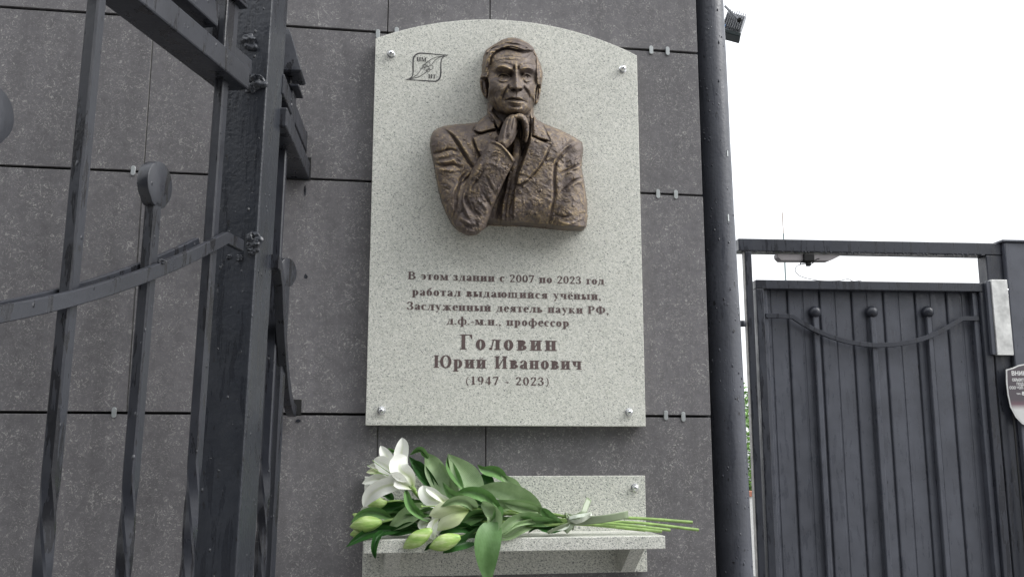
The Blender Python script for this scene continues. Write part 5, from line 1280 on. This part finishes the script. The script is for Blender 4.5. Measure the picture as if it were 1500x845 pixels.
for px in (1193.5, 1276.7, 1358.7):
    x_ = gx(px, 457, CB+.017); zb2 = gz(px, 457, CB+.017)
    bm = bmesh.new(); sqbar(bm, x_, CB+.017, .1, zb2-.02, .022); b_ = bm_obj('bar', bm, M_PAINT_FAR, door, autosm=True)
    bm = bmesh.new(); bmesh.ops.create_uvsphere(bm, u_segments=24, v_segments=16, radius=.0255, matrix=Matrix.Translation((x_, CB+.017, zb2))); bm_obj('ball', bm, M_GATE, b_, smooth=True)
bm = bmesh.new()
xa_, xb_ = gx(1183, 410, dc), gx(1250, 413, dc)
# lock plate
lock = thing('lock_cover', 'scuffed bare steel channel cover fixed on the gate jamb', 'lock cover', matrix=g.matrix())
lc = -0.03
bm = nbox(gx(1452, 412, lc), gx(1475.5, 412, lc), lc, -.0055, gz(1462, 520, lc), gz(1462, 409.5, lc)); bm_obj('cover', bm, M_PLATE, lock, bevel=0.002)
bm = nbox(gx(1446, 412, lc), gx(1452, 412, lc)-.0005, lc+.006, -.0055, gz(1462, 519, lc), gz(1462, 411, lc)); bm_obj('flange', bm, M_PAINT_FAR, lock, bevel=0.002)
for py in (424, 432, 448, 463, 497, 505, 517):
    bm = bmesh.new(); bmesh.ops.create_icosphere(bm, subdivisions=2, radius=.0045, matrix=Matrix.Translation((gx(1478.5, py, lc), lc+.012, gz(1478.5, py, lc))) @ Matrix.Diagonal((1, .7, 1.3, 1))); bm_obj('weld_spot', bm, M_STEEL, lock, smooth=True)
# pillar
pil = thing('gate_pillar', 'broad dark grey steel pillar right of the gate with security sign', 'pillar', matrix=g.matrix())
xp = gx(1484, 560, -.02); zp = gz(1480, 353, -.02)
bm = nbox(gx(1471.5, 360, -.02), xp+.5, -.02, .18, 0, zp-.006); bm_obj('shaft', bm, M_PAINT_FAR, pil, bevel=0.004)
bm = nbox(gx(1466, 352, -.02), xp+.5, -.03, .19, zp-.0055, zp+.004); bm_obj('cap', bm, M_PAINT_FAR, pil, bevel=0.002)
bm = nbox(gx(1483, 600, -.025), gx(1485, 600, -.025), -.026, -.0205, 0, gz(1483, 540, -.025)); bm_obj('seam_strip', bm, M_DARK, pil)
# warning sign: shield
sign = thing('warning_sign', 'shield shaped dark red and silver security sign with white cyrillic lettering', 'sign', matrix=g.matrix())
scn = -0.034
def sp(px, py): return g.pix(px, py, scn)
shp = [(1473.5, 541), (1483, 538.5), (1492, 534.5), (1500, 533), (1512, 534), (1524, 538), (1537, 541), (1538, 560), (1536.5, 580), (1531, 598), (1522, 612), (1512, 621), (1505, 624), (1497, 620.5), (1488, 611), (1480, 596), (1476, 578), (1474, 560)]
poly = [sp(*p) for p in shp]; bm = bmesh.new(); prism(bm, poly, 'y', scn, scn+.003)
bm_obj('rim', bm, mat_plain('silver_rim', (0.62, 0.62, 0.60), 0.45, 0.3), sign, bevel=0.0006)
cx = sum(p[0] for p in poly)/len(poly); czz = sum(p[1] for p in poly)/len(poly)
poly2 = [(cx+(a-cx)*.93, czz+(b-czz)*.955) for a, b in poly]; bm = bmesh.new(); prism(bm, poly2, 'y', scn-.0006, scn-.0002)
m_s, nt_s, b_s = newmat('sign_face'); t_s = NT(nt_s); tc_s = t_s.n('TexCoord'); sx_ = t_s.n('SeparateXYZ'); t_s.l(tc_s.outputs['Object'], sx_.inputs[0])
za, zb3 = sp(1500, 585)[1], sp(1500, 600)[1]
fz = t_s.math('DIVIDE', t_s.math('SUBTRACT', sx_.outputs[2], zb3), za-zb3)
t_s.l(t_s.ramp(fz, [(0.0, (0.62, 0.62, 0.60)), (0.55, (0.16, 0.09, 0.11)), (1.0, (0.085, 0.07, 0.08))]), b_s.inputs['Base Color']); b_s.inputs['Roughness'].default_value = 0.3
bm_obj('face', bm, m_s, sign)
M_WHITE = mat_plain('white_print', (0.75, 0.75, 0.73), 0.5, var=0.03)
def sans(txt, px, py, hpx, bold=0.0, wd=None, al='LEFT'):
    c_ = bpy.data.curves.new('text', 'FONT'); c_.body = txt; c_.size = 1; c_.offset = bold; c_.resolution_u = 2; c_.align_x = al
    o_ = bpy.data.objects.new('text', c_); COL.objects.link(o_); dg = bpy.context.evaluated_depsgraph_get(); me = bpy.data.meshes.new_from_object(o_.evaluated_get(dg)); bpy.data.objects.remove(o_)
    x_, z_ = g.pix(px, py, scn); s_ = hpx*3.85/F/0.72
    for v in me.vertices: v.co = Vector((x_+v.co.x*s_*(wd or 1), scn-.001, z_+v.co.y*s_))
    me.name = 'lettering'; return link('lettering', me, M_WHITE, sign)
sans('ВНИМАНИЕ', 1481.5, 549.5, 6.2, .03, .95); sans('ОБЪЕКТ НАХОДИТСЯ', 1482.5, 558, 4, .03, .8); sans('ПОД ОХРАНОЙ', 1489, 564, 4, .03, .85); sans('ООО ЧОП «О', 1478.5, 569.5, 4, .03, .8)
sans('тел.:', 1489, 577.5, 2.6, .02); sans('8', 1497, 578.5, 5.5, .03)
# device hung under the lintel with its loose cable
dev = thing('door_closer', 'flat steel plate and bracket hung under the gate lintel with a loose cable', 'door closer', matrix=g.matrix())
y0 = .012
def q2(px, py, c=y0): return g.pix(px, py, c)
poly = [q2(1138.5, 371.5), (q2(1139.5, 377)), q2(1144, 381.5), q2(1214, 382), q2(1224, 378), q2(1233, 373.5)]
bm = bmesh.new(); prism(bm, poly, 'y', y0, y0+.045); bm_obj('plate', bm, mat_plain('dull_plate', (0.28, 0.26, 0.26), 0.5, 0.3), dev, bevel=0.002)
a, b = q2(1177, 389.5), q2(1191.5, 372); bm = nbox(a[0], b[0], y0-.012, y0+.03, q2(1184, 383.5)[1], b[1]); bm_obj('boss', bm, M_DARK, dev, bevel=0.004)
a, b = q2(1181.5, 389.5), q2(1187.5, 383); bm = nbox(a[0], b[0], y0-.006, y0+.012, a[1], b[1]); bm_obj('stud', bm, M_DARK, dev, bevel=0.003)
for side, pts in (('l', [(1181, 386), (1176, 386.5), (1172, 387.5), (1174, 384), (1178, 382)]), ('r', [(1188, 386.5), (1191, 385), (1192, 383), (1197, 379.5), (1200, 379)])):
    bm = bmesh.new(); tube(bm, smooth_path([(q2(*p)[0], y0, q2(*p)[1]) for p in pts], 4), .0022, 6); bm_obj('hook', bm, M_DARK, dev, autosm=True)
cab = [(1173, 387.5), (1168, 389), (1165, 393.5), (1165.5, 398), (1170, 403), (1178, 406.5), (1188, 409), (1200, 411), (1215, 411.6), (1230, 411), (1240, 409), (1244, 409.3), (1250, 412), (1262, 411)]
bm = bmesh.new(); tube(bm, smooth_path([(g.pix(p[0], p[1], -.004)[0], -.004, g.pix(p[0], p[1], -.004)[1]) for p in cab], 4), .0014, 6); bm_obj('cable', bm, M_DARK, dev, autosm=True)

# ------------------------------------------------------------------ what stands beyond the gate
PD = 26.0; a = at_depth(1151, 412, PD); b = at_depth(1145.3, 307, PD)
mast = thing('mast', 'thin grey mast rising far behind the gate lintel', 'mast', (a[0], a[1], 0))
bm = bmesh.new(); tube(bm, [(0, 0, 0), (0, 0, b[2]-.6)], .022, 10); bm_obj('pole', bm, mat_plain('mast_grey', (0.22, 0.27, 0.27), 0.6), mast, autosm=True)
bm = bmesh.new(); tube(bm, [(0, 0, b[2]-.6), (0, 0, b[2])], .013, 8); bm_obj('tip', bm, mat_plain('rust_tip', (0.3, 0.22, 0.16), 0.6), mast, autosm=True)
SB = at_depth(1098, 640, 14.0)
low = thing('low_wall', 'low pale rendered wall with brick coping beyond the gate', 'wall', (SB[0], SB[1]-1.2, 0))
bm = nbox(-2.5, 3.5, 0, .22, 0, 1.02); bm_obj('render', bm, mat_plain('white_render', (0.6, 0.6, 0.58), 0.8), low)
Mb = mat_plain('red_brick', (0.35, 0.15, 0.10), 0.85, var=.3)
bmq = nbox(0, .238, -.02, .24, 1.022, 1.09); me0 = None
for k in range(24):
    if me0 is None: o_ = bm_obj('brick', bmq, Mb, low, bevel=.004); me0 = o_.data; o_.location = (-2.5, 0, 0)
    else: o_ = link('brick', me0, None, low); o_.location = (-2.5+k*.25, 0, 0)
bush = thing('shrub', 'bright green leafy shrub glimpsed through the gap beside the gate', 'shrub', (SB[0]+.1, SB[1], 0))
rw = random.Random(12); bm = bmesh.new()
for k in range(7):
    an = k*.9; tube(bm, [(0, 0, 0), (.25*math.cos(an), .25*math.sin(an), .9), (.6*math.cos(an), .6*math.sin(an), 1.9)], [.035, .022, .008], 6)
bm_obj('trunk', bm, mat_plain('bark', (0.12, 0.09, 0.06), 0.9), bush)
vv = []; ff = []
for k in range(9500):
    while True:
        p = np.array([rw.uniform(-1, 1), rw.uniform(-1, 1), rw.uniform(-1, 1)])
        if .25 < p@p < 1: break
    l = rw.uniform(.75, 1.05); c = np.array([p[0]*1.35*l, p[1]*1.0*l, 1.55+p[2]*1.08*l]); a1_ = np.random.normal(size=3); a1_ /= np.linalg.norm(a1_); b1_ = np.cross(a1_, np.random.normal(size=3)); b1_ /= np.linalg.norm(b1_)
    s_ = rw.uniform(.03, .05); i = len(vv); vv += [tuple(c-a1_*s_), tuple(c+b1_*s_*.45), tuple(c+a1_*s_), tuple(c-b1_*s_*.45)]; ff.append((i, i+1, i+2, i+3))
me = bpy.data.meshes.new('crown'); me.from_pydata(vv, [], ff); props(link('crown', me, mat_plain('shrub_leaf', (0.13, 0.26, 0.05), 0.5, var=.4, scale=6), bush), kind='stuff')
